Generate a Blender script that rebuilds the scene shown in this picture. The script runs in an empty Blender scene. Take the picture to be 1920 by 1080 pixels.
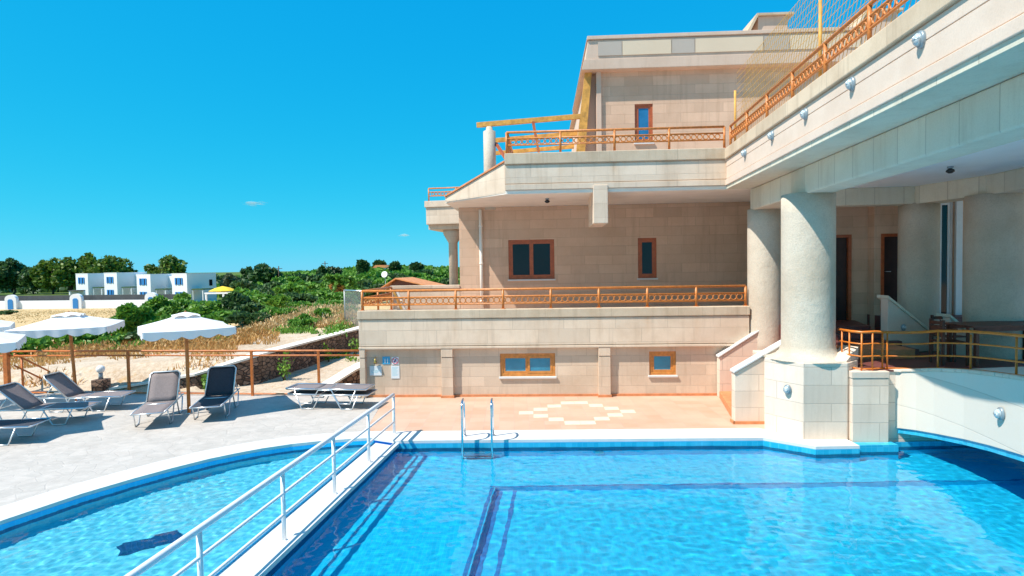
import bpy, math, random
import numpy as np
from mathutils import Vector, Matrix, noise
from mathutils.geometry import tessellate_polygon
R = math.radians
sc = bpy.context.scene
col = sc.collection

# ---------------------------------------------------------------- camera
CAM_H = 3.2
cam = bpy.data.objects.new('camera', bpy.data.cameras.new('camera'))
col.objects.link(cam); sc.camera = cam
cam.data.sensor_width = 36.0
cam.data.lens = 36.0 * 1100 / 1920
cam.data.clip_start = 0.05; cam.data.clip_end = 9000
PITCH = math.atan(39 / 1100); ROLL = 0.016
cam.matrix_world = (Matrix.Translation((0, 0, CAM_H)) @ Matrix.Rotation(R(90) - PITCH, 4, 'X')
                    @ Matrix.Rotation(-ROLL, 4, 'Z'))

# ---------------------------------------------------------------- sun and sky
SUN = Vector((-0.49, -0.25, 0.78)).normalized()
elev = math.asin(SUN.z); azim = math.atan2(SUN.x, SUN.y)
sl = bpy.data.lights.new('sun', 'SUN'); sl.energy = 5.0; sl.angle = R(0.5); sl.color = (1.0, 0.93, 0.83)
sun = bpy.data.objects.new('sun', sl); col.objects.link(sun)
sun.rotation_euler = SUN.to_track_quat('Z', 'Y').to_euler()
sl.cycles.is_caustics_light = True
w = bpy.data.worlds.new("World"); sc.world = w; w.use_nodes = True
nt = w.node_tree
sky = nt.nodes.new('ShaderNodeTexSky'); sky.sky_type = 'NISHITA'; sky.sun_disc = False
sky.sun_elevation = elev; sky.sun_rotation = azim
sky.air_density = 1.0; sky.dust_density = 0.0; sky.ozone_density = 1.0
bg = nt.nodes['Background']; bg.inputs[1].default_value = 0.10
sepc = nt.nodes.new('ShaderNodeSeparateColor'); cmb = nt.nodes.new('ShaderNodeCombineColor')
nt.links.new(sky.outputs[0], sepc.inputs[0])
def wm(op, a, b):
    n = nt.nodes.new('ShaderNodeMath'); n.operation = op
    for i, v in enumerate((a, b)):
        if hasattr(v, 'links'): nt.links.new(v, n.inputs[i])
        else: n.inputs[i].default_value = v
    return n.outputs[0]
SK = 7.7
nt.links.new(wm('MINIMUM', wm('MULTIPLY', wm('POWER', sepc.outputs[0], 2.0), 0.0022 * SK), 0.20 * SK), cmb.inputs[0])
nt.links.new(wm('MULTIPLY', wm('POWER', sepc.outputs[1], 0.45), 0.262 * SK), cmb.inputs[1])
nt.links.new(wm('MULTIPLY', wm('POWER', sepc.outputs[1], 0.10), 0.735 * SK), cmb.inputs[2])
nt.links.new(cmb.outputs[0], bg.inputs[0])
sc.view_settings.view_transform = 'Standard'; sc.view_settings.look = 'None'
sc.view_settings.exposure = 0.45; sc.view_settings.gamma = 1.0
sc.cycles.caustics_refractive = True; sc.cycles.caustics_reflective = False
sc.cycles.use_denoising = True; sc.cycles.max_bounces = 10
sc.cycles.diffuse_bounces = 6; sc.cycles.transmission_bounces = 8; sc.cycles.transparent_max_bounces = 12
sc.cycles.sample_clamp_indirect = 6.0

rnd = random.Random(7)
nrg = np.random.default_rng(11)

# ---------------------------------------------------------------- helpers
def at(px, py, Y):
    """world point at distance Y along the view axis ground direction, from photo pixels"""
    x = (px - 960) / 1100; y = -(py - 540) / 1100
    X = x * math.cos(ROLL) + y * math.sin(ROLL); U = -x * math.sin(ROLL) + y * math.cos(ROLL)
    ry = math.cos(PITCH) + U * math.sin(PITCH); rz = -math.sin(PITCH) + U * math.cos(PITCH)
    t = Y / ry
    return Vector((X * t, Y, CAM_H + rz * t))

def tag(o, label=None, cat=None, group=None, kind=None):
    if label: o['label'] = label
    if cat: o['category'] = cat
    if group: o['group'] = group
    if kind: o['kind'] = kind
    return o

def empty(name, loc=(0, 0, 0), rz=0.0, label=None, cat=None, group=None):
    o = bpy.data.objects.new(name, None); col.objects.link(o)
    o.location = loc; o.rotation_euler = (0, 0, rz); o.empty_display_size = 0.2
    return tag(o, label, cat, group)

def copy_tree(o, parent=None):
    c = o.copy(); col.objects.link(c)
    if parent is not None: c.parent = parent
    for ch in list(o.children): copy_tree(ch, c)
    return c

class MB:
    def __init__(s): s.v = []; s.f = []; s.sm = []
    def add(s, vs, fs, smooth=False):
        b = len(s.v); s.v.extend([tuple(p) for p in vs])
        for f in fs: s.f.append(tuple(b + i for i in f)); s.sm.append(smooth)
        return s
    def box(s, x0, x1, y0, y1, z0, z1):
        vs = [(x, y, z) for z in (z0, z1) for x, y in ((x0, y0), (x1, y0), (x1, y1), (x0, y1))]
        return s.add(vs, [(0, 3, 2, 1), (4, 5, 6, 7), (0, 1, 5, 4), (1, 2, 6, 5), (2, 3, 7, 6), (3, 0, 4, 7)])
    def prism(s, poly, z0, z1, cap=True):
        """poly ccw in xy; z0, z1 numbers or lists per corner"""
        n = len(poly)
        a = z0 if hasattr(z0, '__len__') else [z0] * n
        b = z1 if hasattr(z1, '__len__') else [z1] * n
        vs = [(p[0], p[1], a[i]) for i, p in enumerate(poly)] + [(p[0], p[1], b[i]) for i, p in enumerate(poly)]
        fs = [(i, (i + 1) % n, n + (i + 1) % n, n + i) for i in range(n)]
        if cap:
            tri = tessellate_polygon([[Vector((p[0], p[1], 0)) for p in poly]])
            for t in tri:
                q = [poly[i] for i in t]
                ar = (q[1][0]-q[0][0])*(q[2][1]-q[0][1]) - (q[2][0]-q[0][0])*(q[1][1]-q[0][1])
                t = tuple(t) if ar > 0 else tuple(reversed(t))
                fs.append(tuple(n + i for i in t)); fs.append(tuple(reversed(t)))
        return s.add(vs, fs)
    def xprism(s, poly, y0, y1):
        """poly in xz extruded along y"""
        n = len(poly)
        vs = [(p[0], y0, p[1]) for p in poly] + [(p[0], y1, p[1]) for p in poly]
        return s.add(vs, [tuple(range(n)), tuple(range(2*n-1, n-1, -1))] +
                     [(i, n + i, n + (i + 1) % n, (i + 1) % n) for i in range(n)])
    def tube(s, pts, r, n=8, close=False):
        pts = [Vector(p) for p in pts]; m = len(pts); rings = []
        up = Vector((0, 0, 1)); prev = None
        for i, p in enumerate(pts):
            if close: d = pts[(i + 1) % m] - pts[i - 1]
            else: d = pts[min(i + 1, m - 1)] - pts[max(i - 1, 0)]
            d.normalize()
            if prev is None:
                a = d.cross(up)
                if a.length < 1e-3: a = d.cross(Vector((1, 0, 0)))
            else:
                a = prev - d * prev.dot(d)
                if a.length < 1e-3: a = d.cross(up)
            a.normalize(); prev = a; b = d.cross(a)
            rr = r[i] if hasattr(r, '__len__') else r
            rings.append([p + (a * math.cos(t) + b * math.sin(t)) * rr for t in [2 * math.pi * k / n for k in range(n)]])
        vs = [q for rg in rings for q in rg]; fs = []
        for i in range(m if close else m - 1):
            j = (i + 1) % m
            for k in range(n):
                l = (k + 1) % n
                fs.append((i * n + k, i * n + l, j * n + l, j * n + k))
        s.add(vs, fs, True)
        if not close:
            b = len(s.v) - len(vs)
            s.f.append(tuple(b + k for k in reversed(range(n)))); s.sm.append(False)
            s.f.append(tuple(b + (m - 1) * n + k for k in range(n))); s.sm.append(False)
        return s
    def bar(s, p, q, wd, ht, up=(0, 0, 1)):
        p = Vector(p); q = Vector(q); d = (q - p).normalized(); u = Vector(up)
        a = d.cross(u)
        if a.length < 1e-3: a = d.cross(Vector((0, 1, 0)))
        a.normalize(); b = a.cross(d)
        vs = [e + a * (sx * wd / 2) + b * (sz * ht / 2) for e in (p, q) for sx, sz in ((-1, -1), (1, -1), (1, 1), (-1, 1))]
        return s.add(vs, [(0, 1, 2, 3), (7, 6, 5, 4), (0, 4, 5, 1), (1, 5, 6, 2), (2, 6, 7, 3), (3, 7, 4, 0)])
    def lathe(s, prof, cx=0, cy=0, n=32, smooth=True):
        vs = [(cx + r * math.cos(2 * math.pi * k / n), cy + r * math.sin(2 * math.pi * k / n), z) for r, z in prof for k in range(n)]
        fs = []
        for i in range(len(prof) - 1):
            for k in range(n):
                l = (k + 1) % n; fs.append((i * n + k, i * n + l, (i + 1) * n + l, (i + 1) * n + k))
        s.add(vs, fs, smooth); b = len(s.v) - len(vs)
        s.f.append(tuple(b + k for k in reversed(range(n)))); s.sm.append(False)
        s.f.append(tuple(b + (len(prof) - 1) * n + k for k in range(n))); s.sm.append(False)
        return s
    def torus(s, c, r, t, axis='y', n=14, m=6):
        pts = []
        for k in range(n):
            a = 2 * math.pi * k / n
            if axis == 'y': pts.append((c[0] + r * math.cos(a), c[1], c[2] + r * math.sin(a)))
            elif axis == 'x': pts.append((c[0], c[1] + r * math.cos(a), c[2] + r * math.sin(a)))
            else: pts.append((c[0] + r * math.cos(a), c[1] + r * math.sin(a), c[2]))
        return s.tube(pts, t, m, close=True)
    def mesh(s, name, m):
        me = bpy.data.meshes.new(name); me.from_pydata(s.v, [], s.f)
        me.polygons.foreach_set('use_smooth', s.sm); me.materials.append(m); me.update()
        return me
    def build(s, name, m, parent=None, bevel=0.0, loc=None):
        o = bpy.data.objects.new(name, s.mesh(name, m)); col.objects.link(o)
        if parent is not None: o.parent = parent
        if loc is not None: o.location = loc
        if bevel:
            b = o.modifiers.new('bevel', 'BEVEL'); b.width = bevel; b.segments = 2; b.limit_method = 'ANGLE'
            b.harden_normals = False
        return o

# ---------------------------------------------------------------- materials
def newmat(name):
    m = bpy.data.materials.new(name); m.use_nodes = True
    return m, m.node_tree, m.node_tree.nodes['Principled BSDF']

def N(t, typ, **kw):
    n = t.nodes.new(typ)
    for k, v in kw.items(): setattr(n, k, v)
    return n

def mixc(t, fac, a, b, blend='MIX'):
    n = N(t, 'ShaderNodeMix', data_type='RGBA', blend_type=blend)
    for s, v in ((0, fac), (6, a), (7, b)):
        if hasattr(v, 'links'): t.links.new(v, n.inputs[s])
        elif s == 0: n.inputs[0].default_value = v
        else: n.inputs[s].default_value = (*v, 1)
    return n.outputs[2]

def mth(t, op, a, b=0.0, c=None):
    n = N(t, 'ShaderNodeMath', operation=op)
    for i, v in enumerate((a, b) + ((c,) if c is not None else ())):
        if hasattr(v, 'links'): t.links.new(v, n.inputs[i])
        else: n.inputs[i].default_value = v
    return n.outputs[0]

def ramp(t, src, lo, hi):
    n = N(t, 'ShaderNodeMapRange'); t.links.new(src, n.inputs[0])
    n.inputs[1].default_value = lo; n.inputs[2].default_value = hi
    return n.outputs[0]

def tnoise(t, vec, scale, detail=4, rough=0.6, sc3=None):
    if sc3:
        mp = N(t, 'ShaderNodeMapping'); mp.inputs['Scale'].default_value = sc3
        t.links.new(vec, mp.inputs[0]); vec = mp.outputs[0]
    n = N(t, 'ShaderNodeTexNoise'); n.inputs['Scale'].default_value = scale
    n.inputs['Detail'].default_value = detail; n.inputs['Roughness'].default_value = rough
    t.links.new(vec, n.inputs['Vector']); return n.outputs['Fac']

def bump(t, b, h, strength=0.3, dist=0.01):
    n = N(t, 'ShaderNodeBump'); n.inputs['Strength'].default_value = strength; n.inputs['Distance'].default_value = dist
    t.links.new(h, n.inputs['Height']); t.links.new(n.outputs[0], b.inputs['Normal'])

def plain(name, c, rough=0.5, metal=0.0, var=0.12, vs=6.0, bmp=0.0, spec=0.5, coat=0.0):
    m, t, b = newmat(name); co = N(t, 'ShaderNodeTexCoord').outputs['Object']
    f = ramp(t, tnoise(t, co, vs), 0.3, 0.7)
    t.links.new(mixc(t, f, [x * (1 - var) for x in c], [min(1, x * (1 + var)) for x in c]), b.inputs['Base Color'])
    b.inputs['Roughness'].default_value = rough; b.inputs['Metallic'].default_value = metal
    b.inputs['Specular IOR Level'].default_value = spec
    if bmp: bump(t, b, tnoise(t, co, vs * 12), bmp, 0.004)
    return m

def stone(name, c, bw=1.0, bh=0.42, mortar=0.75, stain=0.25, grain=0.5, vert=True, joint=0.008, rust=None):
    """dressed stone / block wall; joints follow the wall the face belongs to"""
    m, t, b = newmat(name)
    co = N(t, 'ShaderNodeTexCoord').outputs['Object']
    sx = N(t, 'ShaderNodeSeparateXYZ'); t.links.new(co, sx.inputs[0])
    ge = N(t, 'ShaderNodeNewGeometry'); sn = N(t, 'ShaderNodeSeparateXYZ'); t.links.new(ge.outputs['True Normal'], sn.inputs[0])
    side = mth(t, 'GREATER_THAN', mth(t, 'ABSOLUTE', sn.outputs[0]), 0.75)
    u = mth(t, 'ADD', mth(t, 'MULTIPLY', sx.outputs[0], mth(t, 'SUBTRACT', 1.0, side)), mth(t, 'MULTIPLY', sx.outputs[1], side))
    flat = mth(t, 'GREATER_THAN', mth(t, 'ABSOLUTE', sn.outputs[2]), 0.7)
    cv = N(t, 'ShaderNodeCombineXYZ'); t.links.new(u, cv.inputs[0]); t.links.new(sx.outputs[2], cv.inputs[1])
    bk = N(t, 'ShaderNodeTexBrick'); bk.offset = 0.5
    for k, v in (('Scale', 1.0), ('Brick Width', bw), ('Row Height', bh), ('Mortar Size', joint), ('Mortar Smooth', 0.3), ('Bias', 0.0)):
        bk.inputs[k].default_value = v
    bk.inputs['Color1'].default_value = (*[x * 0.90 for x in c], 1)
    bk.inputs['Color2'].default_value = (*[min(1, x * 1.07) for x in c], 1)
    bk.inputs['Mortar'].default_value = (*[x * mortar for x in c], 1)
    t.links.new(cv.outputs[0], bk.inputs['Vector'])
    colr = mixc(t, flat, bk.outputs['Color'], c)
    big = ramp(t, tnoise(t, co, 1.1, 5, 0.65), 0.42, 0.72)
    colr = mixc(t, mth(t, 'MULTIPLY', big, stain), colr, (c[0] * 0.62, c[1] * 0.52, c[2] * 0.42))
    if vert:
        st = ramp(t, tnoise(t, co, 1.0, 4, 0.7, (5.5, 5.5, 0.5)), 0.52, 0.75)
        colr = mixc(t, mth(t, 'MULTIPLY', st, stain * 1.0), colr, (c[0] * 0.55, c[1] * 0.5, c[2] * 0.45))
    if rust:
        px0, per, ztop, fall = rust
        fr = mth(t, 'ABSOLUTE', mth(t, 'SUBTRACT', mth(t, 'FRACT', mth(t, 'DIVIDE', mth(t, 'SUBTRACT', sx.outputs[0], px0 - per / 2), per)), 0.5))
        fr = mth(t, 'ADD', fr, mth(t, 'MULTIPLY', mth(t, 'SUBTRACT', tnoise(t, co, 3.0, 4), 0.5), 0.10))
        near = mth(t, 'SUBTRACT', 1.0, ramp(t, fr, 0.0, 0.09))
        zf = ramp(t, sx.outputs[2], ztop - fall, ztop)
        k = mth(t, 'MULTIPLY', mth(t, 'MULTIPLY', near, zf), ramp(t, tnoise(t, co, 0.9, 2), 0.35, 0.6))
        colr = mixc(t, mth(t, 'MULTIPLY', k, 0.5), colr, (0.55, 0.27, 0.08))
    fine = tnoise(t, co, 45, 3, 0.7)
    colr = mixc(t, mth(t, 'MULTIPLY', ramp(t, fine, 0.45, 0.75), 0.16 * grain * 2), colr, [x * 0.6 for x in c])
    t.links.new(colr, b.inputs['Base Color'])
    b.inputs['Roughness'].default_value = 0.9; b.inputs['Specular IOR Level'].default_value = 0.25
    h = mth(t, 'ADD', mth(t, 'MULTIPLY', fine, 0.5 * grain), mth(t, 'MULTIPLY', mth(t, 'MULTIPLY', bk.outputs['Fac'], -1.0), mth(t, 'SUBTRACT', 1.0, flat)))
    if grain > 1.5: h = mth(t, 'ADD', h, mth(t, 'MULTIPLY', tnoise(t, co, 7, 5, 0.65), 2.6))
    bump(t, b, h, 0.5, 0.012 if grain > 1.5 else 0.008)
    return m

M = {}
M['parapet'] = stone('parapet stone', (0.74, 0.592, 0.455), 1.25, 0.335, 0.84, 0.42, rust=(-3.75, 1.17, 2.2, 0.9))
M['parapet_up'] = stone('upper parapet stone', (0.76, 0.617, 0.485), 1.0, 0.335, 0.84, 0.42, rust=(-0.1, 1.31, 5.95, 0.8))
M['wall'] = stone('wall stone', (0.69, 0.475, 0.34), 0.80, 0.27, 0.86, 0.34)
M['wall_low'] = stone('basement stone', (0.69, 0.54, 0.41), 0.72, 0.25, 0.86, 0.35)
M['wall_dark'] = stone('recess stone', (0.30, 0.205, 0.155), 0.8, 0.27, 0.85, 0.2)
M['cap'] = stone('weathered cap stone', (0.66, 0.53, 0.39), 1.6, 50, 0.75, 0.6, 0.9)
M['wing'] = stone('wing stone', (0.76, 0.625, 0.52), 40.0, 50, 0.62, 0.34, 0.9, vert=False, joint=0.006)
M['beam'] = stone('beam concrete', (0.70, 0.68, 0.56), 0.62, 3.0, 0.66, 0.30, 0.8)
M['column'] = stone('column render', (0.64, 0.57, 0.47), 50, 50, 1.0, 0.5, 2.0, vert=False)
M['plinth'] = stone('plinth stone', (0.76, 0.63, 0.52), 0.95, 0.33, 0.74, 0.22)
M['white_wall'] = stone('white bridge render', (0.72, 0.66, 0.58), 30, 0.62, 0.8, 0.06, 0.3, vert=False)
M['roof_stone'] = stone('roof band stone', (0.68, 0.51, 0.40), 50, 50, 1, 0.26)
M['roof_panel'] = stone('roof band panel', (0.72, 0.58, 0.43), 50, 50, 1, 0.12, vert=False)
M['roof_panel_grey'] = stone('roof band grey panel', (0.50, 0.43, 0.37), 50, 50, 1, 0.2, vert=False)
M['soffit'] = plain('soffit plaster', (0.84, 0.77, 0.68), 0.9, 0, 0.06, 2)
M['ceiling'] = plain('ceiling plaster', (0.82, 0.92, 0.94), 0.9, 0, 0.04, 2)
M['coping'] = plain('white coping', (0.66, 0.65, 0.64), 0.7, 0, 0.05, 5, 0.15)
M['white_metal'] = plain('white painted metal', (0.80, 0.81, 0.82), 0.35, 0, 0.04, 9)
M['lamp_glass'] = plain('grey ribbed lamp glass', (0.42, 0.50, 0.54), 0.15, 0, 0.25, 30)
M['rail'] = plain('rust brown rail paint', (0.56, 0.19, 0.04), 0.4, 0, 0.25, 14)
M['rail_orange'] = plain('orange rail paint', (0.60, 0.165, 0.015), 0.38, 0, 0.18, 10)
M['fence'] = plain('rust fence paint', (0.52, 0.15, 0.03), 0.5, 0, 0.3, 12)
M['ochre'] = plain('ochre timber', (0.62, 0.31, 0.06), 0.6, 0, 0.3, 7)
M['frame'] = plain('varnished window frame', (0.42, 0.105, 0.035), 0.4, 0, 0.2, 12)
M['frame_light'] = plain('orange window frame', (0.58, 0.23, 0.05), 0.4, 0, 0.2, 12)
M['chrome'] = plain('stainless steel', (0.75, 0.76, 0.78), 0.15, 1.0, 0.03)
M['alu'] = plain('brushed aluminium', (0.72, 0.73, 0.74), 0.32, 0.9, 0.05)
M['sling'] = plain('grey sling fabric', (0.215, 0.18, 0.18), 0.85, 0, 0.12, 30, 0.3)
M['sling_dark'] = plain('charcoal sling fabric', (0.035, 0.04, 0.055), 0.8, 0, 0.2, 30, 0.3)
M['dark_wood'] = plain('dark brown wood', (0.12, 0.035, 0.02), 0.5, 0, 0.3, 9)
M['pole_wood'] = plain('varnished pole wood', (0.45, 0.16, 0.035), 0.45, 0, 0.25, 8)
M['black'] = plain('black plastic', (0.02, 0.02, 0.02), 0.5)
M['dark_door'] = plain('dark door', (0.035, 0.012, 0.01), 0.5, 0, 0.3, 5)
M['lamp_body'] = plain('grey lamp housing', (0.26, 0.32, 0.36), 0.35, 0.3, 0.1)
M['villa'] = plain('white villa render', (0.80, 0.80, 0.82), 0.85, 0, 0.03, 0.5)
M['blue_paint'] = plain('blue shutter paint', (0.03, 0.22, 0.55), 0.6, 0, 0.1)
M['yellow_cloth'] = plain('yellow parasol cloth', (0.80, 0.55, 0.03), 0.8)
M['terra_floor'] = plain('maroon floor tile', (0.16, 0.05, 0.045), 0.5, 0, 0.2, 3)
M['rooftile'] = plain('orange roof tile', (0.62, 0.24, 0.09), 0.85, 0, 0.25, 3)
M['dark_hedge'] = plain('dark mesh screen', (0.07, 0.075, 0.08), 0.9, 0, 0.2, 1)
M['bark'] = plain('bark', (0.10, 0.07, 0.05), 0.95, 0, 0.3, 3)
M['tile_white'] = plain('cream floor tile', (0.70, 0.60, 0.47), 0.55, 0, 0.08, 8)
M['skirting'] = plain('terracotta skirting', (0.60, 0.235, 0.10), 0.6, 0, 0.2, 6)
M['wire'] = plain('ochre net cord', (0.62, 0.36, 0.08), 0.7, 0, 0.1)
M['grey_wire'] = plain('galvanised wire', (0.40, 0.42, 0.42), 0.5, 0.5, 0.1)
M['brass'] = plain('aged brass', (0.45, 0.33, 0.10), 0.35, 0.8, 0.2)

def cloth_mat():
    m, t, b = newmat('white canopy cloth'); b.inputs['Base Color'].default_value = (0.80, 0.80, 0.80, 1)
    b.inputs['Roughness'].default_value = 0.9
    tr = N(t, 'ShaderNodeBsdfTranslucent'); tr.inputs[0].default_value = (0.75, 0.78, 0.8, 1)
    mx = N(t, 'ShaderNodeMixShader'); mx.inputs[0].default_value = 0.12
    t.links.new(b.outputs[0], mx.inputs[1]); t.links.new(tr.outputs[0], mx.inputs[2])
    t.links.new(mx.outputs[0], t.nodes['Material Output'].inputs[0]); return m
M['cloth'] = cloth_mat()

def glass_mat(name, c, rough=0.04, spec=0.9):
    m, t, b = newmat(name); co = N(t, 'ShaderNodeTexCoord').outputs['Object']
    t.links.new(mixc(t, ramp(t, tnoise(t, co, 1.5), 0.35, 0.65), [x * 0.8 for x in c], [x * 1.2 for x in c]), b.inputs['Base Color'])
    b.inputs['Roughness'].default_value = rough; b.inputs['Specular IOR Level'].default_value = spec
    return m
M['glass_dark'] = glass_mat('dark window glass', (0.012, 0.012, 0.016), 0.05, 0.35)
M['glass_blue'] = glass_mat('frosted blue glass', (0.03, 0.24, 0.38), 0.3)
M['glass_sky'] = glass_mat('glass with painted sky reflection', (0.03, 0.16, 0.35), 0.05)  # blue of the reflected sky is put into the glass colour
M['curtain'] = plain('pale curtain', (0.30, 0.32, 0.33), 0.9, 0, 0.3, 12)

def deck_mat():
    m, t, b = newmat('crazy stone paving'); co = N(t, 'ShaderNodeTexCoord').outputs['Object']
    v = N(t, 'ShaderNodeTexVoronoi', feature='DISTANCE_TO_EDGE'); v.inputs['Scale'].default_value = 3.6
    t.links.new(co, v.inputs['Vector'])
    v2 = N(t, 'ShaderNodeTexVoronoi'); v2.inputs['Scale'].default_value = 3.6; t.links.new(co, v2.inputs['Vector'])
    sp = N(t, 'ShaderNodeSeparateColor'); t.links.new(v2.outputs['Color'], sp.inputs[0])
    c = mixc(t, sp.outputs[0], (0.44, 0.405, 0.365), (0.50, 0.455, 0.41))
    c = mixc(t, mth(t, 'MULTIPLY', ramp(t, tnoise(t, co, 9, 5, 0.75, (0.5, 1, 1)), 0.45, 0.65), 0.5), c, (0.60, 0.55, 0.50))
    c = mixc(t, mth(t, 'MULTIPLY', ramp(t, tnoise(t, co, 2.2, 5, 0.7), 0.45, 0.7), 0.5), c, (0.36, 0.325, 0.29))
    ed = mth(t, 'SUBTRACT', 1.0, ramp(t, v.outputs['Distance'], 0.015, 0.04))
    c = mixc(t, mth(t, 'MULTIPLY', ed, 0.22), c, (0.33, 0.305, 0.28))
    t.links.new(c, b.inputs['Base Color']); b.inputs['Roughness'].default_value = 0.85
    bump(t, b, mth(t, 'ADD', mth(t, 'MULTIPLY', ed, -1.0), tnoise(t, co, 25)), 0.4, 0.006); return m
M['deck'] = deck_mat()

def terra_mat():
    m, t, b = newmat('terracotta floor tiles'); co = N(t, 'ShaderNodeTexCoord').outputs['Object']
    bk = N(t, 'ShaderNodeTexBrick'); bk.offset = 0.0
    for k, v in (('Scale', 1.0), ('Brick Width', 0.31), ('Row Height', 0.31), ('Mortar Size', 0.006), ('Mortar Smooth', 0.2)):
        bk.inputs[k].default_value = v
    bk.inputs['Color1'].default_value = (0.54, 0.325, 0.22, 1); bk.inputs['Color2'].default_value = (0.60, 0.385, 0.275, 1)
    bk.inputs['Mortar'].default_value = (0.46, 0.32, 0.25, 1); t.links.new(co, bk.inputs['Vector'])
    c = mixc(t, mth(t, 'MULTIPLY', ramp(t, tnoise(t, co, 0.9, 5), 0.4, 0.7), 0.45), bk.outputs['Color'], (0.66, 0.49, 0.38))
    t.links.new(c, b.inputs['Base Color']); b.inputs['Roughness'].default_value = 0.6
    bump(t, b, mth(t, 'MULTIPLY', bk.outputs['Fac'], -1.0), 0.3, 0.003); return m
M['terra'] = terra_mat()

def pool_mat(name, c, c2, tile=0.05):
    m, t, b = newmat(name); co = N(t, 'ShaderNodeTexCoord').outputs['Object']
    v = N(t, 'ShaderNodeTexVoronoi', distance='CHEBYCHEV'); v.inputs['Scale'].default_value = 1 / tile
    v.inputs['Randomness'].default_value = 0.0; t.links.new(co, v.inputs['Vector'])
    wn = N(t, 'ShaderNodeTexWhiteNoise'); t.links.new(v.outputs['Position'], wn.inputs['Vector'])
    cc = mixc(t, wn.outputs['Value'], c, c2)
    ed = ramp(t, v.outputs['Distance'], 0.44, 0.48)
    cc = mixc(t, mth(t, 'MULTIPLY', ed, 0.25), cc, [min(1, x + 0.15) for x in c2])
    t.links.new(cc, b.inputs['Base Color']); b.inputs['Roughness'].default_value = 0.35
    return m
M['pool'] = pool_mat('blue pool mosaic', (0.003, 0.51, 0.87), (0.008, 0.60, 0.92))
M['pool_kids'] = pool_mat('turquoise paddling pool mosaic', (0.10, 0.60, 0.78), (0.20, 0.72, 0.86))
M['pool_band'] = pool_mat('waterline tiles', (0.01, 0.36, 0.58), (0.04, 0.48, 0.70), 0.1)
M['pool_band_kids'] = pool_mat('bright blue rim tiles', (0.004, 0.48, 0.90), (0.01, 0.56, 0.95), 0.06)
M['pool_dark'] = pool_mat('navy mosaic', (0.002, 0.035, 0.14), (0.005, 0.06, 0.22), 0.05)

def water_mat(name, c):
    m, t, b = newmat(name); b.inputs['Base Color'].default_value = (*c, 1)
    b.inputs['Roughness'].default_value = 0.0; b.inputs['IOR'].default_value = 1.33
    b.inputs['Transmission Weight'].default_value = 1.0
    return m
M['water'] = water_mat('clear pool water', (0.80, 0.97, 1.0))

def leaf_mat(name, c1, c2, c3):
    m, t, b = newmat(name); ge = N(t, 'ShaderNodeNewGeometry')
    co = N(t, 'ShaderNodeTexCoord').outputs['Object']
    c = mixc(t, ge.outputs['Random Per Island'], c1, c2)
    c = mixc(t, mth(t, 'MULTIPLY', ramp(t, tnoise(t, co, 0.8, 3), 0.45, 0.65), 0.6), c, c3)
    t.links.new(c, b.inputs['Base Color']); b.inputs['Roughness'].default_value = 0.55
    tr = N(t, 'ShaderNodeBsdfTranslucent'); t.links.new(c, tr.inputs[0])
    mx = N(t, 'ShaderNodeMixShader'); mx.inputs[0].default_value = 0.3
    t.links.new(b.outputs[0], mx.inputs[1]); t.links.new(tr.outputs[0], mx.inputs[2])
    t.links.new(mx.outputs[0], t.nodes['Material Output'].inputs[0]); return m
M['leaf_pine'] = leaf_mat('pine foliage', (0.06, 0.12, 0.015), (0.19, 0.29, 0.03), (0.09, 0.15, 0.02))
M['leaf_dark'] = leaf_mat('dark foliage', (0.035, 0.09, 0.025), (0.10, 0.19, 0.045), (0.05, 0.11, 0.04))
M['leaf_green'] = leaf_mat('bright foliage', (0.07, 0.20, 0.02), (0.22, 0.42, 0.045), (0.11, 0.26, 0.03))
M['leaf_olive'] = leaf_mat('olive foliage', (0.07, 0.10, 0.05), (0.15, 0.18, 0.09), (0.08, 0.11, 0.06))
M['leaf_lime'] = leaf_mat('lime foliage', (0.10, 0.24, 0.02), (0.25, 0.42, 0.05), (0.16, 0.30, 0.03))
M['dry'] = leaf_mat('dry grass', (0.42, 0.20, 0.05), (0.72, 0.46, 0.17), (0.50, 0.25, 0.07))
M['dry_pale'] = leaf_mat('pale dry grass', (0.50, 0.32, 0.12), (0.80, 0.60, 0.32), (0.60, 0.38, 0.15))

# ================================================================ SETTING
def lerp(a, b, t): return a + (b - a) * t
def sstep(t): t = max(0.0, min(1.0, t)); return t * t * (3 - 2 * t)
WALLP = [(-10.9, 15.75, 0.10), (-8.7, 15.95, 0.42), (-7.35, 16.8, 0.80), (-6.25, 23.5, 0.82), (-5.2, 32.0, 0.85)]
def wall_at(y):
    if y <= WALLP[0][1]: return WALLP[0][0], WALLP[0][2]
    for a, b in zip(WALLP, WALLP[1:]):
        if y <= b[1]:
            k = (y - a[1]) / (b[1] - a[1]); return lerp(a[0], b[0], k), lerp(a[2], b[2], k)
    return WALLP[-1][0] + (y - 32) * 0.1, WALLP[-1][2]
def ground_z(x, y):
    base = -0.035
    if y > 15.3 and x < 40:
        wx, tz = wall_at(y)
        d = wx - x
        if d > 0.16 and y > 15.75:
            k = sstep((y - 15.75) / 1.2) if d > 1.5 else 1.0
            base += (tz - 0.07) * (1 - sstep(d / 16.0)) * k
            base += 0.35 * sstep((y - 24) / 4) * (1 - sstep((y - 36) / 12)) * sstep((d + 0.5) / 3) * (1 - sstep((d - 9) / 6))
    far = sstep((y - 34) / 70) if y > 34 else 0
    base = lerp(base, -2.6, far)
    if y > 110: base -= 0.5 * sstep((y - 110) / 60)
    hx = x - (-0.20 * y)
    if y > 120:
        base += 6.5 * math.exp(-((x + 62) / 75) ** 2) * math.exp(-((y - 340) / 130) ** 2) if y < 1200 else 0
    if y > 15.6: base += 0.05 * noise.noise((x * 0.6, y * 0.6, 0)) * (1 if y < 60 else 3)
    return base
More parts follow.
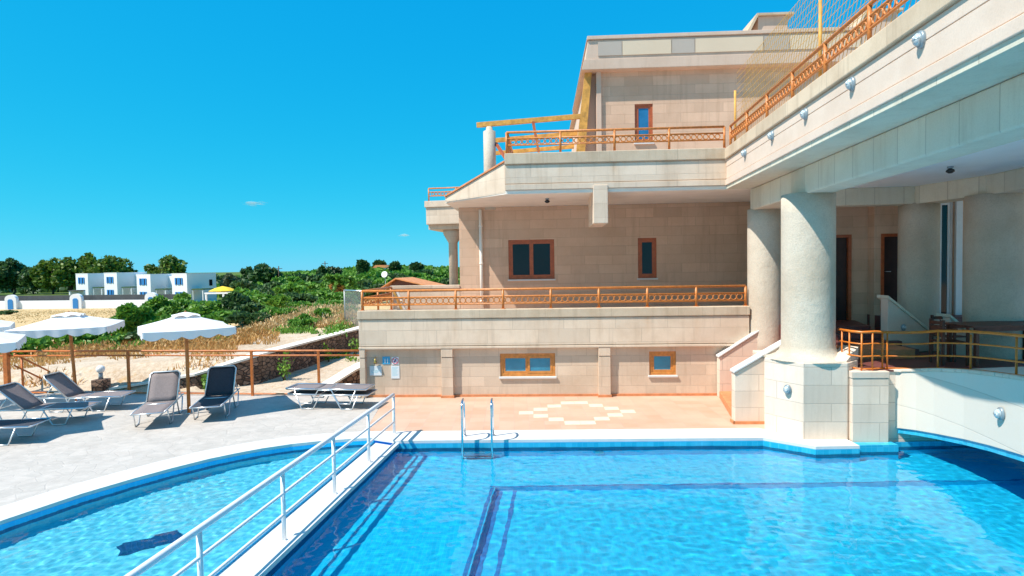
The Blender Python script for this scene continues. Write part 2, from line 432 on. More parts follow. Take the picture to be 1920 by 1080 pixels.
def ground():
    xs = list(np.arange(-15, -4, 0.18)) + list(np.arange(-4, 14, 1.0)) + [14, 18, 25, 40, 70, 120, 220, 400, 900, 2500, 6000]
    xs = [-6000, -2500, -1200, -700, -450, -320, -240, -190, -150, -120, -100, -85, -70, -60, -52, -45, -39, -34, -30, -27, -24, -21, -19, -17.5, -16] + xs
    ys = [-60, -20, -8, -3, 12.5, 14, 15, 15.4] + list(np.arange(15.7, 26, 0.2)) + list(np.arange(26, 45, 0.6)) + \
         list(np.arange(46, 110, 3)) + list(np.arange(115, 700, 20)) + [800, 1000, 1400, 2200, 4000, 8000]
    mb = MB(); nx = len(xs)
    mb.v = [(float(x), float(y), ground_z(x, y)) for y in ys for x in xs]
    for j in range(len(ys) - 1):
        for i in range(nx - 1):
            if xs[i] >= -15.01 and xs[i + 1] <= 14.01 and ys[j] >= -3 and ys[j + 1] <= 12.6: continue
            a = j * nx + i; mb.f.append((a, a + 1, a + nx + 1, a + nx)); mb.sm.append(True)
    m, t, b = newmat('dry ground'); co = N(t, 'ShaderNodeTexCoord').outputs['Object']
    s = N(t, 'ShaderNodeSeparateXYZ'); t.links.new(co, s.inputs[0])
    n1 = ramp(t, tnoise(t, co, 0.5, 6, 0.65), 0.4, 0.65); n2 = ramp(t, tnoise(t, co, 9, 5, 0.7), 0.35, 0.7)
    dirt = mixc(t, n2, (0.42, 0.30, 0.20), (0.66, 0.54, 0.41)); dirt = mixc(t, mth(t, 'MULTIPLY', n1, 0.6), dirt, (0.70, 0.60, 0.48))
    dirt = mixc(t, mth(t, 'MULTIPLY', ramp(t, tnoise(t, co, 2.3, 5, 0.7), 0.55, 0.7), 0.6), dirt, (0.50, 0.30, 0.11))
    straw = mixc(t, n2, (0.50, 0.33, 0.15), (0.74, 0.56, 0.32)); straw = mixc(t, mth(t, 'MULTIPLY', ramp(t, tnoise(t, co, 0.09, 5, 0.6, (1, 3, 1)), 0.45, 0.65), 0.5), straw, (0.58, 0.38, 0.18))
    green = mixc(t, n1, (0.06, 0.12, 0.02), (0.16, 0.20, 0.06))
    k1 = ramp(t, mth(t, 'ADD', s.outputs[1], mth(t, 'MULTIPLY', n1, 3.0)), 24.0, 30.0)
    c = mixc(t, k1, dirt, straw)
    k2 = ramp(t, mth(t, 'ADD', s.outputs[1], mth(t, 'MULTIPLY', n1, 12.0)), 100.0, 125.0)
    c = mixc(t, k2, c, green)
    t.links.new(c, b.inputs['Base Color']); b.inputs['Roughness'].default_value = 1.0
    b.inputs['Specular IOR Level'].default_value = 0.1
    bump(t, b, tnoise(t, co, 14, 5, 0.75), 0.7, 0.05)
    o = mb.build('ground', m); tag(o, kind='structure')
ground()

# ---- pool outlines (world xy)
MAIN = [(-2.21, 10.80), (-3.42, 1.2), (12.6, 1.2), (12.6, 10.42), (6.72, 10.42), (6.72, 10.16), (5.98, 10.16), (5.98, 10.06), (5.22, 10.06), (4.55, 10.62)]
CURVE = [(-2.66, 11.02), (-3.1, 10.97), (-3.63, 10.86), (-4.1, 10.70), (-4.55, 10.46), (-4.9, 10.20), (-5.22, 9.92), (-5.6, 9.47), (-5.94, 9.0),
         (-6.3, 8.42), (-6.68, 7.55), (-6.95, 6.7), (-7.1, 5.7), (-7.15, 4.5), (-7.0, 3.0), (-6.6, 1.2)]
OUTER = [(-2.66, 11.46), (-3.2, 11.44), (-3.8, 11.32), (-4.35, 11.15), (-4.85, 10.90), (-5.3, 10.58), (-5.65, 10.28), (-6.05, 9.78), (-6.42, 9.25),
         (-6.82, 8.6), (-7.25, 7.65), (-7.55, 6.75), (-7.72, 5.7), (-7.78, 4.5), (-7.6, 3.0), (-7.2, 1.2)]
KIDS = CURVE + [(-3.88, 1.2), (-2.66, 11.02)][:1]
WZ = -0.13
def inside(p, poly):
    x, y = p; c = False; n = len(poly)
    for i in range(n):
        a = poly[i]; b = poly[i - 1]
        if (a[1] > y) != (b[1] > y) and x < (b[0] - a[0]) * (y - a[1]) / (b[1] - a[1]) + a[0]: c = not c
    return c
def basin(name, poly, depth, mats, band_z):
    """pool shell: floor + wall below the band + tile band"""
    ccw = sum((poly[i-1][0]*poly[i][1]-poly[i][0]*poly[i-1][1]) for i in range(len(poly))) > 0
    if not ccw: poly = poly[::-1]
    mb = MB(); n = len(poly); tri = tessellate_polygon([[Vector((p[0], p[1], 0)) for p in poly]])
    vs = [(p[0], p[1], depth) for p in poly]
    mb.add(vs, [tuple(t) for t in tri])
    fl = mb.build(name + '_floor', mats[0])
    mw = MB()
    for i in range(n):
        a = poly[i]; b = poly[(i + 1) % n]
        mw.add([(a[0], a[1], depth), (b[0], b[1], depth), (b[0], b[1], band_z), (a[0], a[1], band_z)], [(0, 3, 2, 1)])
    wl = mw.build(name + '_wall', mats[0])
    mt = MB()
    for i in range(n):
        a = poly[i]; b = poly[(i + 1) % n]
        mt.add([(a[0], a[1], band_z), (b[0], b[1], band_z), (b[0], b[1], -0.043), (a[0], a[1], -0.043)], [(0, 3, 2, 1)])
    bd = mt.build(name + '_tile_band', mats[1])
    for o in (fl, wl, bd):
        tag(o, kind='structure'); o.cycles.is_caustics_receiver = True
    return poly
DEPTH = -0.78
basin('pool', MAIN, DEPTH, (M['pool'], M['pool_band']), -0.16)
basin('paddling_pool', KIDS, -0.55, (M['pool_kids'], M['pool_band_kids']), -0.14)
def waterline(name, poly, z0, z1, m, off=0.004, inv=False):
    mb = MB(); n = len(poly)
    for i in range(n - 1):
        a = Vector(poly[i]); b = Vector(poly[i + 1]); d = (b - a).normalized(); nn = Vector((-d.y, d.x)) * (off if not inv else -off)
        a += nn; b += nn
        mb.add([(a[0], a[1], z0), (b[0], b[1], z0), (b[0], b[1], z1), (a[0], a[1], z1)], [(0, 1, 2, 3)])
    o = mb.build(name, m); tag(o, kind='structure'); o.cycles.is_caustics_receiver = True
waterline('pool_waterline', [MAIN[1], MAIN[0]] + MAIN[:2:-1], -0.34, -0.15, M['pool_dark'], 0.006, True)
waterline('paddling_pool_waterline', CURVE[::-1], -0.26, -0.12, M['pool_dark'], 0.006, True)
# navy floor lines
SH = -0.62
shelf = [(-3.42, 1.2), (-1.05, 1.2), (-0.32, 9.27), (12.6, 8.99), (12.6, 10.42), (6.72, 10.42), (6.72, 10.16), (5.98, 10.16), (5.98, 10.06), (5.22, 10.06), (4.55, 10.62), (-2.21, 10.80)]
mb = MB(); mb.prism(shelf, DEPTH - 0.01, SH); o = mb.build('pool_shelf', M['pool']); tag(o, kind='structure'); o.cycles.is_caustics_receiver = True
z = SH + 0.003; mb = MB()
mb.prism([(-0.41, 9.275), (12.5, 8.995), (12.5, 9.04), (-0.41, 9.32)], z, z + 0.004)
z = DEPTH + 0.003
for x0, x1, wd in ((-0.34, -1.07, 0.05), (-0.20, -0.93, 0.07), (0.02, -0.71, 0.06)):
    zz = SH + 0.003 if wd == 0.05 else z
    mb.prism([(x1 - wd, 1.3), (x1, 1.3), (x0, 9.25), (x0 - wd, 9.25)], zz, zz + 0.004)
M['pool_line'] = pool_mat('blue line mosaic', (0.002, 0.15, 0.45), (0.004, 0.22, 0.58), 0.05)
o = mb.build('pool_floor_lines', M['pool_line']); tag(o, kind='structure'); o.cycles.is_caustics_receiver = True

def water(name, poly, x0, x1, y0, y1, z, step, f, m):
    nx = int((x1 - x0) / step); ny = int((y1 - y0) / step); idx = {}; vs = []; fs = []
    X = x0 + step * np.arange(nx + 1); Y = y0 + step * np.arange(ny + 1)
    # grow the outline a little so the sheet meets the wall
    cx = sum(p[0] for p in poly) / len(poly); cy = sum(p[1] for p in poly) / len(poly)
    big = [(cx + (p[0] - cx) * 1.012, cy + (p[1] - cy) * 1.012) for p in poly]
    row = []
    for j in range(ny + 1):
        for i in range(nx + 1):
            row.append(inside((X[i], Y[j]), big))
    for j in range(ny):
        for i in range(nx):
            q = [(i, j), (i + 1, j), (i + 1, j + 1), (i, j + 1)]
            if all(row[b * (nx + 1) + a] for a, b in q):
                f4 = []
                for a in q:
                    if a not in idx:
                        idx[a] = len(vs); vs.append((X[a[0]], Y[a[1]], z + f(X[a[0]], Y[a[1]])))
                    f4.append(idx[a])
                fs.append(tuple(f4))
    mb = MB(); mb.v = vs; mb.f = fs; mb.sm = [True] * len(fs)
    o = mb.build(name, m); o.cycles.is_caustics_caster = True
    return tag(o, kind='structure')
def wave_main(x, y):
    h = 0.008 * noise.noise((x * 0.9 + 3, y * 0.8, 1.3)) + 0.006 * noise.noise((x * 2.2, y * 2.6, 5.1))
    u = x * 0.35 + y * 0.94; v = x * -0.94 + y * 0.35; k = 0.55 + 0.9 * noise.noise((x * .35, y * .35, 2))
    h += 0.0056 * k * noise.noise((u * 5.0, v * 1.8, 9.0)) + 0.0040 * k * noise.noise((u * 12.0, v * 5.0, 3.0))
    h += 0.0038 * noise.noise((x * 9, y * 11, 4.0)) + 0.0012 * noise.noise((x * 19, y * 23, 8.0))
    return h
def wave_kids(x, y):
    return 0.004 * noise.noise((x * 3.2, y * 3.6, 1.0)) + 0.0048 * noise.noise((x * 8.0, y * 9.0, 3.0)) + 0.0036 * noise.noise((x * 15, y * 17, 6.0))
water('pool_water', MAIN, -3.6, 12.8, 1.1, 11.0, WZ, 0.04, wave_main, M['water'])
water('paddling_pool_water', KIDS, -7.4, -2.3, 1.1, 11.3, WZ + 0.02, 0.035, wave_kids, M['water'])

# ---- divider, copings, decks
def strip(name, A, B, z0, z1, m, bev=0.01):
    mb = MB()
    for i in range(len(A) - 1):
        q = [A[i], A[i + 1], B[i + 1], B[i]]
        ar = sum(q[k-1][0]*q[k][1]-q[k][0]*q[k-1][1] for k in range(4))
        if ar < 0: q = q[::-1]
        n = 4
        vs = [(p[0], p[1], z0) for p in q] + [(p[0], p[1], z1) for p in q]
        mb.add(vs, [(4, 5, 6, 7)] + [(i2, (i2 + 1) % 4, 4 + (i2 + 1) % 4, 4 + i2) for i2 in range(4)])
    o = mb.build(name, m); return tag(o, kind='structure')
mb = MB(); mb.prism([(-2.22, 10.81), (-2.64, 11.03), (-3.89, 1.2), (-3.43, 1.2)][::1], -0.60, -0.09)
tag(mb.build('pool_divider', M['coping']), kind='structure')
mb = MB(); mb.prism([(-2.14, 10.83), (-2.25, 10.83), (-3.46, 1.2), (-3.35, 1.2)], -0.088, -0.03)
tag(mb.build('pool_divider_kerb', M['coping']), kind='structure')
strip('paddling_pool_coping', CURVE, OUTER, -0.04, 0.012, M['coping'])
cop_in = [(-2.66, 11.02), (-2.21, 10.80), (4.55, 10.62), (5.22, 10.06), (5.98, 10.06)]
cop_out = [(-2.66, 11.46), (-2.2, 11.43), (4.72, 11.26), (5.30, 10.70), (5.98, 10.70)]
strip('pool_coping', cop_in, cop_out, -0.04, 0.012, M['coping'])
LDECK = [(-40, 15.75), (-40, 1.2), OUTER[-1]] + OUTER[::-1][1:] + [(-2.95, 11.455), (-3.2, 14.55), (-3.95, 14.62), (-4.0, 14.85), (-10.2, 15.42), (-13.8, 15.72)]
mb = MB(); mb.prism(LDECK, -0.12, 0.0); tag(mb.build('pool_deck', M['deck']), kind='structure')
mb = MB(); mb.prism([(-2.95, 11.45), (-2.2, 11.43), (4.72, 11.26), (5.3, 10.70), (6.4, 10.7), (6.4, 14.3), (-3.2, 14.7)], -0.12, 0.001)
tag(mb.build('terracotta_deck', M['terra']), kind='structure')
# cream diamond of tiles laid into the terracotta
mb = MB(); dirx = Vector((1, -0.01)).normalized(); diry = Vector((0.04, 1)).normalized()
org = Vector((1.38, 12.75)); T = 0.318
rows = {3: [-1, 0], 2: [-2, 1], 1: [-3, 2], 0: [-4, 3], -1: [-3, 2], -2: [-2, 1], -3: [-1, 0]}
for r_, cs in rows.items():
    for c_ in cs:
        p = org + dirx * (c_ * T) + diry * ((r_ - 0.5) * T * 0.92)
        g = 0.008
        q = [p + dirx * a * T + diry * b * T * 0.92 for a, b in ((g, g), (1 - g, g), (1 - g, 1 - g), (g, 1 - g))]
        mb.prism([tuple(k) for k in q], 0.002, 0.006)
tag(mb.build('cream_tile_diamond', M['tile_white']), kind='structure')

# ================================================================ HOTEL BUILDING (facade frame)
def wall_holes(mb, x0, x1, z0, z1, y0, y1, holes):
    xs = sorted({x0, x1, *[h[0] for h in holes], *[h[1] for h in holes]})
    zs = sorted({z0, z1, *[h[2] for h in holes], *[h[3] for h in holes]})
    for a, b in zip(xs, xs[1:]):
        run = None
        for c, d in zip(zs, zs[1:]):
            mx, mz = (a + b) / 2, (c + d) / 2
            if any(h[0] < mx < h[1] and h[2] < mz < h[3] for h in holes):
                if run: mb.box(a, b, y0, y1, run[0], run[1]); run = None
            else: run = (run[0], d) if run else (c, d)
        if run: mb.box(a, b, y0, y1, run[0], run[1])
    return mb
def window(parent, x0, x1, z0, z1, y, fm, gm, leaves=1, fw=0.07, sill=True, curtain=False, label=None):
    """timber window set into its opening; y is the outer wall face"""
    mb = MB(); yf = y + 0.03; yb = y + 0.11
    mb.box(x0, x1, yf, yb, z1 - fw, z1); mb.box(x0, x1, yf, yb, z0, z0 + fw)
    mb.box(x0, x0 + fw, yf, yb, z0 + fw, z1 - fw); mb.box(x1 - fw, x1, yf, yb, z0 + fw, z1 - fw)
    wn = mb.build('window', fm, parent, 0.006); tag(wn, label)
    wl = (x1 - x0 - 2 * fw) / leaves
    for i in range(leaves):
        a = x0 + fw + i * wl; b = a + wl; s = MB(); f2 = 0.055; yy = yf + 0.015 - (0.02 if i else 0)
        s.box(a, b, yy, yy + 0.04, z1 - fw - f2, z1 - fw); s.box(a, b, yy, yy + 0.04, z0 + fw, z0 + fw + f2)
        s.box(a, a + f2, yy, yy + 0.04, z0 + fw + f2, z1 - fw - f2); s.box(b - f2, b, yy, yy + 0.04, z0 + fw + f2, z1 - fw - f2)
        s.build('sash', fm, wn, 0.004)
        g = MB(); g.box(a + f2 - .005, b - f2 + .005, yy + 0.015, yy + 0.022, z0 + fw + f2 - .005, z1 - fw - f2 + .005); g.build('pane', gm, wn)
        if curtain:
            c = MB(); n = 14; cw = (b - a) * 0.42; x_ = a + f2 + (0 if i else wl * 0.3)
            vs = []
            for k in range(n + 1):
                xx = x_ + cw * k / n; vs += [(xx, yb - 0.006 + 0.004 * math.sin(k * 2.2), z0 + fw + f2), (xx, yb - 0.006 + 0.004 * math.sin(k * 2.2), z1 - fw - f2)]
            c.add(vs, [(2 * k, 2 * k + 2, 2 * k + 3, 2 * k + 1) for k in range(n)]); c.build('curtain', M['curtain'], wn)
    if sill:
        s = MB(); s.box(x0 - 0.03, x1 + 0.03, y - 0.05, y + 0.03, z0 - 0.05, z0 - 0.003); s.build('sill', M['coping'], wn, 0.006)
    return wn

FA = math.atan(-0.05)
H = empty('hotel_building', (0, 14.3, 0), FA, 'pink beige block-built hotel building with stacked terraces behind the pool', 'building')
low_win = [(-0.33, 1.03, 0.50, 1.07), (3.32, 3.97, 0.51, 1.09)]
mb = MB(); wall_holes(mb, -3.80, 6.4, -0.05, 1.29, 0.12, 0.5, low_win); mb.build('basement_wall', M['wall_low'], H)
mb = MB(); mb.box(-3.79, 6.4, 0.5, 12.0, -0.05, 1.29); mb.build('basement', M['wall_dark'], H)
mb = MB(); mb.box(-3.66, -1.80, 0.095, 0.12, 0, 0.06); mb.box(-1.47, 2.06, 0.095, 0.12, 0, 0.06); mb.box(2.39, 5.2, 0.095, 0.12, 0, 0.06)
mb.box(-1.80, -1.47, -0.025, 0.095, 0, 0.06); mb.box(2.06, 2.39, -0.025, 0.095, 0, 0.06); mb.build('skirting', M['skirting'], H)
for x0, x1 in ((-3.82, -3.68), (-1.78, -1.49), (2.08, 2.37), (5.22, 5.40)):
    mb = MB(); mb.box(x0, x1, 0.0, 0.12, -0.03, 1.0); mb.box(x0, x1, -0.01, 0.12, 1.01, 1.215); mb.build('pier', M['wall_low'], H, 0.008)
mb = MB(); mb.box(-3.83, 5.68, -0.02, 0.42, 1.22, 1.275); mb.build('cornice', M['parapet'], H, 0.008)
mb = MB(); mb.box(-3.82, 5.68, 0.0, 0.28, 1.295, 1.945); mb.box(-3.80, 5.66, 0.03, 0.26, 1.275, 1.97); mb.build('terrace_parapet', M['parapet'], H, 0.006)
mb = MB(); mb.box(-3.84, 5.69, -0.03, 0.31, 1.965, 2.18); mb.build('parapet_cap', M['cap'], H, 0.015)
mb = MB(); mb.box(-3.82, -3.56, 0.29, 3.0, 1.28, 2.0); mb.build('side_parapet', M['parapet'], H, 0.01)
mb = MB(); mb.box(-3.55, 6.9, 0.29, 3.0, 1.29, 1.55); mb.build('terrace_floor', M['terra'], H)
mb = MB(); mb.box(-3.76, -1.70, 3.0, 3.2, 1.29, 2.60); mb.box(-3.79, -1.70, 2.96, 3.24, 2.61, 2.70); mb.build('back_terrace_wall', M['wall_low'], H, 0.006)
mb = MB(); wall_holes(mb, -1.69, 7.2, 1.29, 4.97, 3.0, 3.25, [(-0.24, 1.11, 2.84, 4.0), (3.54, 4.08, 2.82, 3.99)]); mb.build('terrace_wall', M['wall'], H)
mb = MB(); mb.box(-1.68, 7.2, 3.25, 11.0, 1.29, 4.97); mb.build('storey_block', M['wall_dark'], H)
window(H, -0.24, 1.11, 2.84, 4.0, 3.0, M['frame'], M['glass_dark'], 2, curtain=True)
window(H, 3.54, 4.08, 2.82, 3.99, 3.0, M['frame'], M['glass_dark'], 1, curtain=True)
window(H, -0.33, 1.03, 0.50, 1.07, 0.12, M['frame_light'], M['glass_blue'], 2, label='low sliding window with blue frosted panes')
window(H, 3.32, 3.97, 0.51, 1.09, 0.12, M['frame_light'], M['glass_blue'], 1, label='small square window with blue frosted pane')
mb = MB(); mb.tube([(-1.04, 2.93, 1.56), (-1.04, 2.93, 4.9)], 0.05, 10)
for z in (2.2, 3.3, 4.4): mb.tube([(-1.04, 2.93, z), (-1.04, 2.93, z + 0.04)], 0.06, 10)
mb.build('drainpipe', M['soffit'], H)
# upper terrace slab and parapet
slab = [(-0.12, 0.02), (5.6, 0.02), (7.2, 0.2), (7.2, 11), (-1.85, 11), (-1.85, 1.66)]
mb = MB(); mb.prism(slab, 4.975, 5.06); mb.build('soffit', M['soffit'], H)
mb = MB(); mb.prism([(0.0, 0.25), (7.2, 0.25), (7.2, 11), (-1.6, 11), (-1.6, 1.75)], 5.06, 5.30); mb.build('upper_terrace_floor', M['terra'], H)
mb = MB(); mb.box(-0.12, 5.15, -0.03, 0.25, 5.065, 5.20); mb.build('fascia_band', M['parapet_up'], H, 0.008)
mb = MB(); mb.box(-0.12, 5.15, 0.0, 0.25, 5.22, 5.66); mb.box(-0.10, 5.13, 0.03, 0.24, 5.20, 5.69); mb.build('upper_parapet', M['parapet_up'], H, 0.006)
mb = MB(); mb.box(-0.13, 5.12, -0.04, 0.28, 5.685, 5.95); mb.build('upper_parapet_cap', M['cap'], H, 0.015)
mb = MB(); p0, p1 = Vector((-0.13, 0.02)), Vector((-1.86, 1.62)); nn = Vector((0.68, 0.73)) * 0.22
mb.prism([tuple(p1), tuple(p0), tuple(p0 + nn), tuple(p1 + nn)], 5.0, [5.12, 5.74, 5.74, 5.12]); mb.build('sloping_parapet', M['parapet_up'], H, 0.008)
mb = MB(); o_ = Vector((-0.02, -0.03)); mb.prism([tuple(p1 + o_), tuple(p0 + o_), tuple(p0 + nn * 1.2), tuple(p1 + nn * 1.2)], [5.125, 5.745, 5.745, 5.125], [5.165, 5.785, 5.785, 5.165]); mb.build('sloping_coping', M['skirting'], H, 0.005)
mb = MB(); mb.xprism([(1.99, 4.22), (2.34, 4.22), (2.34, 5.14), (1.99, 5.14)], -0.06, 1.4); mb.build('projecting_beam', M['parapet_up'], H, 0.012)
# rear balcony on two slim columns
mb = MB(); mb.prism([(-3.95, 9.6), (-1.5, 9.3), (-1.5, 12), (-3.7, 12.4)], 5.0, 5.93); mb.prism([(-4.0, 9.55), (-1.5, 9.25), (-1.5, 9.5), (-4.0, 9.75)], 5.70, 5.95)
mb.prism([(-3.9, 9.8), (-1.5, 9.5), (-1.5, 12), (-3.6, 12)], 4.80, 5.0); mb.build('rear_balcony', M['parapet_up'], H, 0.01)
for x, y in ((-2.95, 10.2), (-2.35, 10.9)):
    mb = MB(); mb.lathe([(0.19, -0.5), (0.19, 4.25), (0.40, 4.62), (0.42, 4.80)], x, y, 20); mb.build('rear_column', M['wall_low'], H)
mb = MB(); mb.box(-3.2, -1.6, 9.4, 9.6, 1.0, 2.45); mb.build('rear_low_wall', M['white_wall'], H)
# top storey
mb = MB(); wall_holes(mb, 2.52, 10.0, 5.30, 8.80, 3.0, 3.2, [(3.48, 4.0, 6.74, 7.85)]); mb.build('top_storey_wall', M['wall'], H)
mb = MB(); mb.box(2.40, 10.0, 3.2, 10.5, 5.30, 8.80); mb.build('top_storey', M['wall'], H)
mb = MB(); mb.box(2.38, 2.52, 2.92, 3.2, 5.30, 8.80); mb.build('corner_pilaster', M['roof_stone'], H, 0.006)
mb = MB(); mb.xprism([(1.72, 5.3), (2.40, 5.3), (2.40, 8.8), (2.12, 8.8)], 3.2, 9.5); mb.build('canted_side_wall', M['roof_stone'], H)
mb = MB(); mb.xprism([(1.64, 5.3), (1.92, 5.3), (2.26, 8.8), (2.06, 8.8)], 2.95, 3.19); mb.build('canted_fin', M['ochre'], H)
window(H, 3.48, 4.0, 6.74, 7.85, 3.0, M['frame'], M['glass_sky'], 1, fw=0.06, label='narrow window with blue sky reflection painted into its pane')
mb = MB(); mb.xprism([(1.95, 8.78), (10.1, 8.78), (10.1, 9.07), (2.02, 9.07)], 2.7, 10.6); mb.build('roof_band', M['roof_stone'], H, 0.01)
mb = MB(); mb.xprism([(2.06, 9.08), (10.0, 9.08), (10.0, 9.62), (2.14, 9.62)], 2.76, 10.5); mb.build('roof_parapet', M['roof_stone'], H, 0.01)
mb = MB(); mb.xprism([(2.10, 9.63), (10.04, 9.63), (10.04, 9.73), (2.12, 9.73)], 2.71, 10.5); mb.build('roof_cap', M['roof_stone'], H, 0.01)
for i, (a, b) in enumerate(((2.42, 3.09), (3.11, 4.48), (4.50, 5.13), (5.15, 7.03), (7.05, 7.75), (7.77, 9.7))):
    mb = MB(); mb.box(a, b, 2.735, 2.755, 9.17, 9.56); mb.build('roof_panel', M['roof_panel'] if i % 2 else M['roof_panel_grey'], H)
for cx_ in (7.1, 10.2):
    mb = MB(); mb.xprism([(cx_ + 0.1, 9.7), (cx_ + 0.95, 9.7), (cx_ + 0.95, 10.45), (cx_ + 0.1, 10.45)], 3.6, 4.6); ch = mb.build('chimney', M['roof_stone'], H)
    mb = MB(); mb.xprism([(cx_ - 0.22, 10.05), (cx_ + 0.04, 10.52), (cx_ + 1.1, 10.52), (cx_ + 1.1, 10.46), (cx_ + 0.08, 10.46), (cx_ - 0.16, 10.0)], 3.5, 4.7); mb.build('chimney_cap', M['cap'], ch)
# pergola post and beams at the left edge of the upper terrace
P = empty('pergola', (0, 14.3, 0), FA, 'ochre timber pergola resting on a round stone column above the sloping parapet', 'pergola')
mb = MB(); mb.lathe([(0.185, 4.9), (0.18, 7.2), (0.10, 7.24), (0.09, 7.34)], -0.75, 3.1, 24); mb.build('column', M['column'], P)
for y, x0, x1, dz in ((3.1, -1.12, 2.05, 0.0), (5.3, -0.95, 2.0, 0.0), (7.4, -0.9, 2.0, 0.0)):
    mb = MB(); mb.bar((x0, y, 7.40 + dz), (x1, y - 0.1, 7.55 + dz), 0.09, 0.14); mb.build('beam', M['ochre'], P, 0.006)
mb = MB(); mb.bar((0.55, 2.95, 7.38), (0.70, 7.5, 7.36), 0.07, 0.1); mb.build('cross_beam', M['frame'], P)
mb = MB(); mb.bar((-0.56, 3.1, 6.85), (0.1, 2.0, 5.7), 0.07, 0.07); mb.build('brace', M['frame'], P)

# railings with a band of rings
def ring_railing(name, root_loc, rz, L, zb, zs, n_bays, label, group, rm=0.022, post_r=0.03, pitch=0.14, ring_x0=0.0, mat='rail', skip=()):
    r = empty(name, root_loc, rz, label, 'railing', group)
    for k in range(n_bays + 1):
        x = L * k / n_bays
        if k in skip: continue
        p = MB(); p.tube([(0, 0, 0), (0, 0, zs[0] - zb)], post_r, 8); p.tube([(0, 0, 0), (0, 0, 0.012)], post_r * 2.1, 10)
        if k == 0 or 'pm' not in ring_railing.__dict__ or ring_railing.pm[0] != name: ring_railing.pm = (name, p.mesh('post', M[mat]))
        o = bpy.data.objects.new('post', ring_railing.pm[1]); col.objects.link(o); o.parent = r; o.location = (x, 0, zb)
    for i, z in enumerate(zs):
        nm = ('top_rail', 'upper_bar', 'lower_bar')[i]; rr = rm * (1.35 if i == 0 else 0.9)
        MB().tube([(0, 0, z), (L, 0, z)], rr, 8).build(nm, M[mat], r)
    R_ = (zs[1] - zs[2]) / 2; n = int((L - 0.1) / pitch); me = MB().torus((0, 0, 0), R_ - 0.022, 0.013).mesh('ring', M[mat])
    x0 = (L - (n - 1) * pitch) / 2
    for k in range(min(n, 100)):
        o = bpy.data.objects.new('ring', me); col.objects.link(o); o.parent = r; o.location = (x0 + k * pitch, 0, (zs[1] + zs[2]) / 2)
    return r
def A2W(x, y): c, s_ = math.cos(FA), math.sin(FA); return (x * c - y * s_, 14.3 + x * s_ + y * c, 0)
RG = 'ring-band metal railings on the terraces'
ring_railing('ring_railing', A2W(-3.75, 0.12), FA, 9.38, 2.18, (2.66, 2.49, 2.31), 8, 'long rust-orange ring railing on the lower terrace parapet in front of two windows', RG)
ring_railing('ring_railing', A2W(-3.75, 0.14), FA + R(90), 2.8, 2.0, (2.66, 2.49, 2.31), 2, 'short ring railing running back along the left end of the lower terrace', RG)
ring_railing('ring_railing', A2W(-0.08, 0.12), FA, 5.22, 5.95, (6.48, 6.33, 6.17), 4, 'ring railing on the upper terrace parapet before the top storey', RG)
ring_railing('ring_railing', A2W(-0.06, 0.16), FA + R(90), 2.4, 5.7, (6.48, 6.33, 6.17), 2, 'short dark ring railing running back from the upper parapet corner beside the pergola', RG)
ring_railing('ring_railing', A2W(-3.85, 9.75), FA - R(7), 2.3, 5.95, (6.48, 6.33, 6.17), 2, 'small far ring railing on the rear balcony above two slim columns', RG)

# ================================================================ COVERED WING (wing frame)
FB = math.atan(-0.10); CW = (5.1436, 14.0428)
Wg = empty('covered_wing', (CW[0], CW[1], 0), FB, 'long overhanging flat-roofed wing on round columns at the right of the pool', 'building wing')
def B2W(x, y, z=0): c, s_ = math.cos(FB), math.sin(FB); return (CW[0] + x * c - y * s_, CW[1] + x * s_ + y * c, z)
Y0 = -16.0
mb = MB(); mb.box(0, 0.25, Y0, 0.02, 5.22, 5.492); mb.box(0, 0.25, Y0, 0.02, 5.504, 5.66); mb.box(0.02, 0.24, Y0, 0.0, 5.19, 5.70); mb.build('fascia', M['wing'], Wg, 0.004)
mb = MB(); mb.box(-0.045, 0.30, Y0, 0.06, 5.68, 5.93); mb.build('fascia_cap', M['cap'], Wg, 0.015)
mb = MB(); mb.box(-0.03, 0.26, Y0, 0.0, 5.06, 5.20); mb.build('fascia_foot', M['wing'], Wg, 0.01)
mb = MB(); mb.box(0.0, 0.62, Y0, 0.25, 4.98, 5.058); mb.build('edge_soffit', M['beam'], Wg)
mb = MB(); mb.box(0.27, 7.6, Y0, 2.9, 5.065, 5.35); mb.build('roof_slab', M['roof_stone'], Wg)
mb = MB(); mb.box(0.60, 1.10, Y0, 0.2, 4.47, 4.979); mb.build('edge_beam', M['beam'], Wg, 0.03)
mb = MB(); mb.box(1.10, 7.6, Y0, 0.75, 4.86, 4.978); mb.build('ceiling', M['ceiling'], Wg)
mb = MB(); mb.box(1.10, 4.25, -0.5, -0.1, 4.47, 4.859); mb.build('cross_beam', M['beam'], Wg, 0.015)
mb = MB(); mb.prism([(3.95, -0.55), (4.45, -2.0), (4.95, -2.0), (4.45, -0.1), (3.95, -0.1)], 4.47, 4.858); mb.box(4.45, 4.95, Y0, -2.0, 4.47, 4.857); mb.build('inner_beam', M['beam'], Wg, 0.015)
for x, y, r_ in ((0.95, 0.2, 0.40), (0.79, -2.775, 0.47), (4.19, -0.22, 0.40), (4.76, -1.78, 0.50)):
    mb = MB(); z0 = 1.30 if r_ == 0.47 else 0.9
    prof = [(r_ * 1.0, z0)] + [(r_, z0 + (4.49 - z0) * k / 10) for k in range(1, 11)]
    if r_ == 0.47: prof = [(0.80, 1.385), (0.68, 1.40), (0.58, 1.44), (0.51, 1.51), (r_, 1.62)] + [(r_, 1.62 + 2.87 * k / 8) for k in range(1, 9)]
    mb.lathe(prof, x, y, 48); mb.build('column', M['column'], Wg)
mb = MB(); wall_holes(mb, 1.2, 3.56, 1.25, 4.86, 0.75, 0.95, [(2.30, 3.17, 1.74, 3.87)]); mb.build('back_wall', M['wall'], Wg)
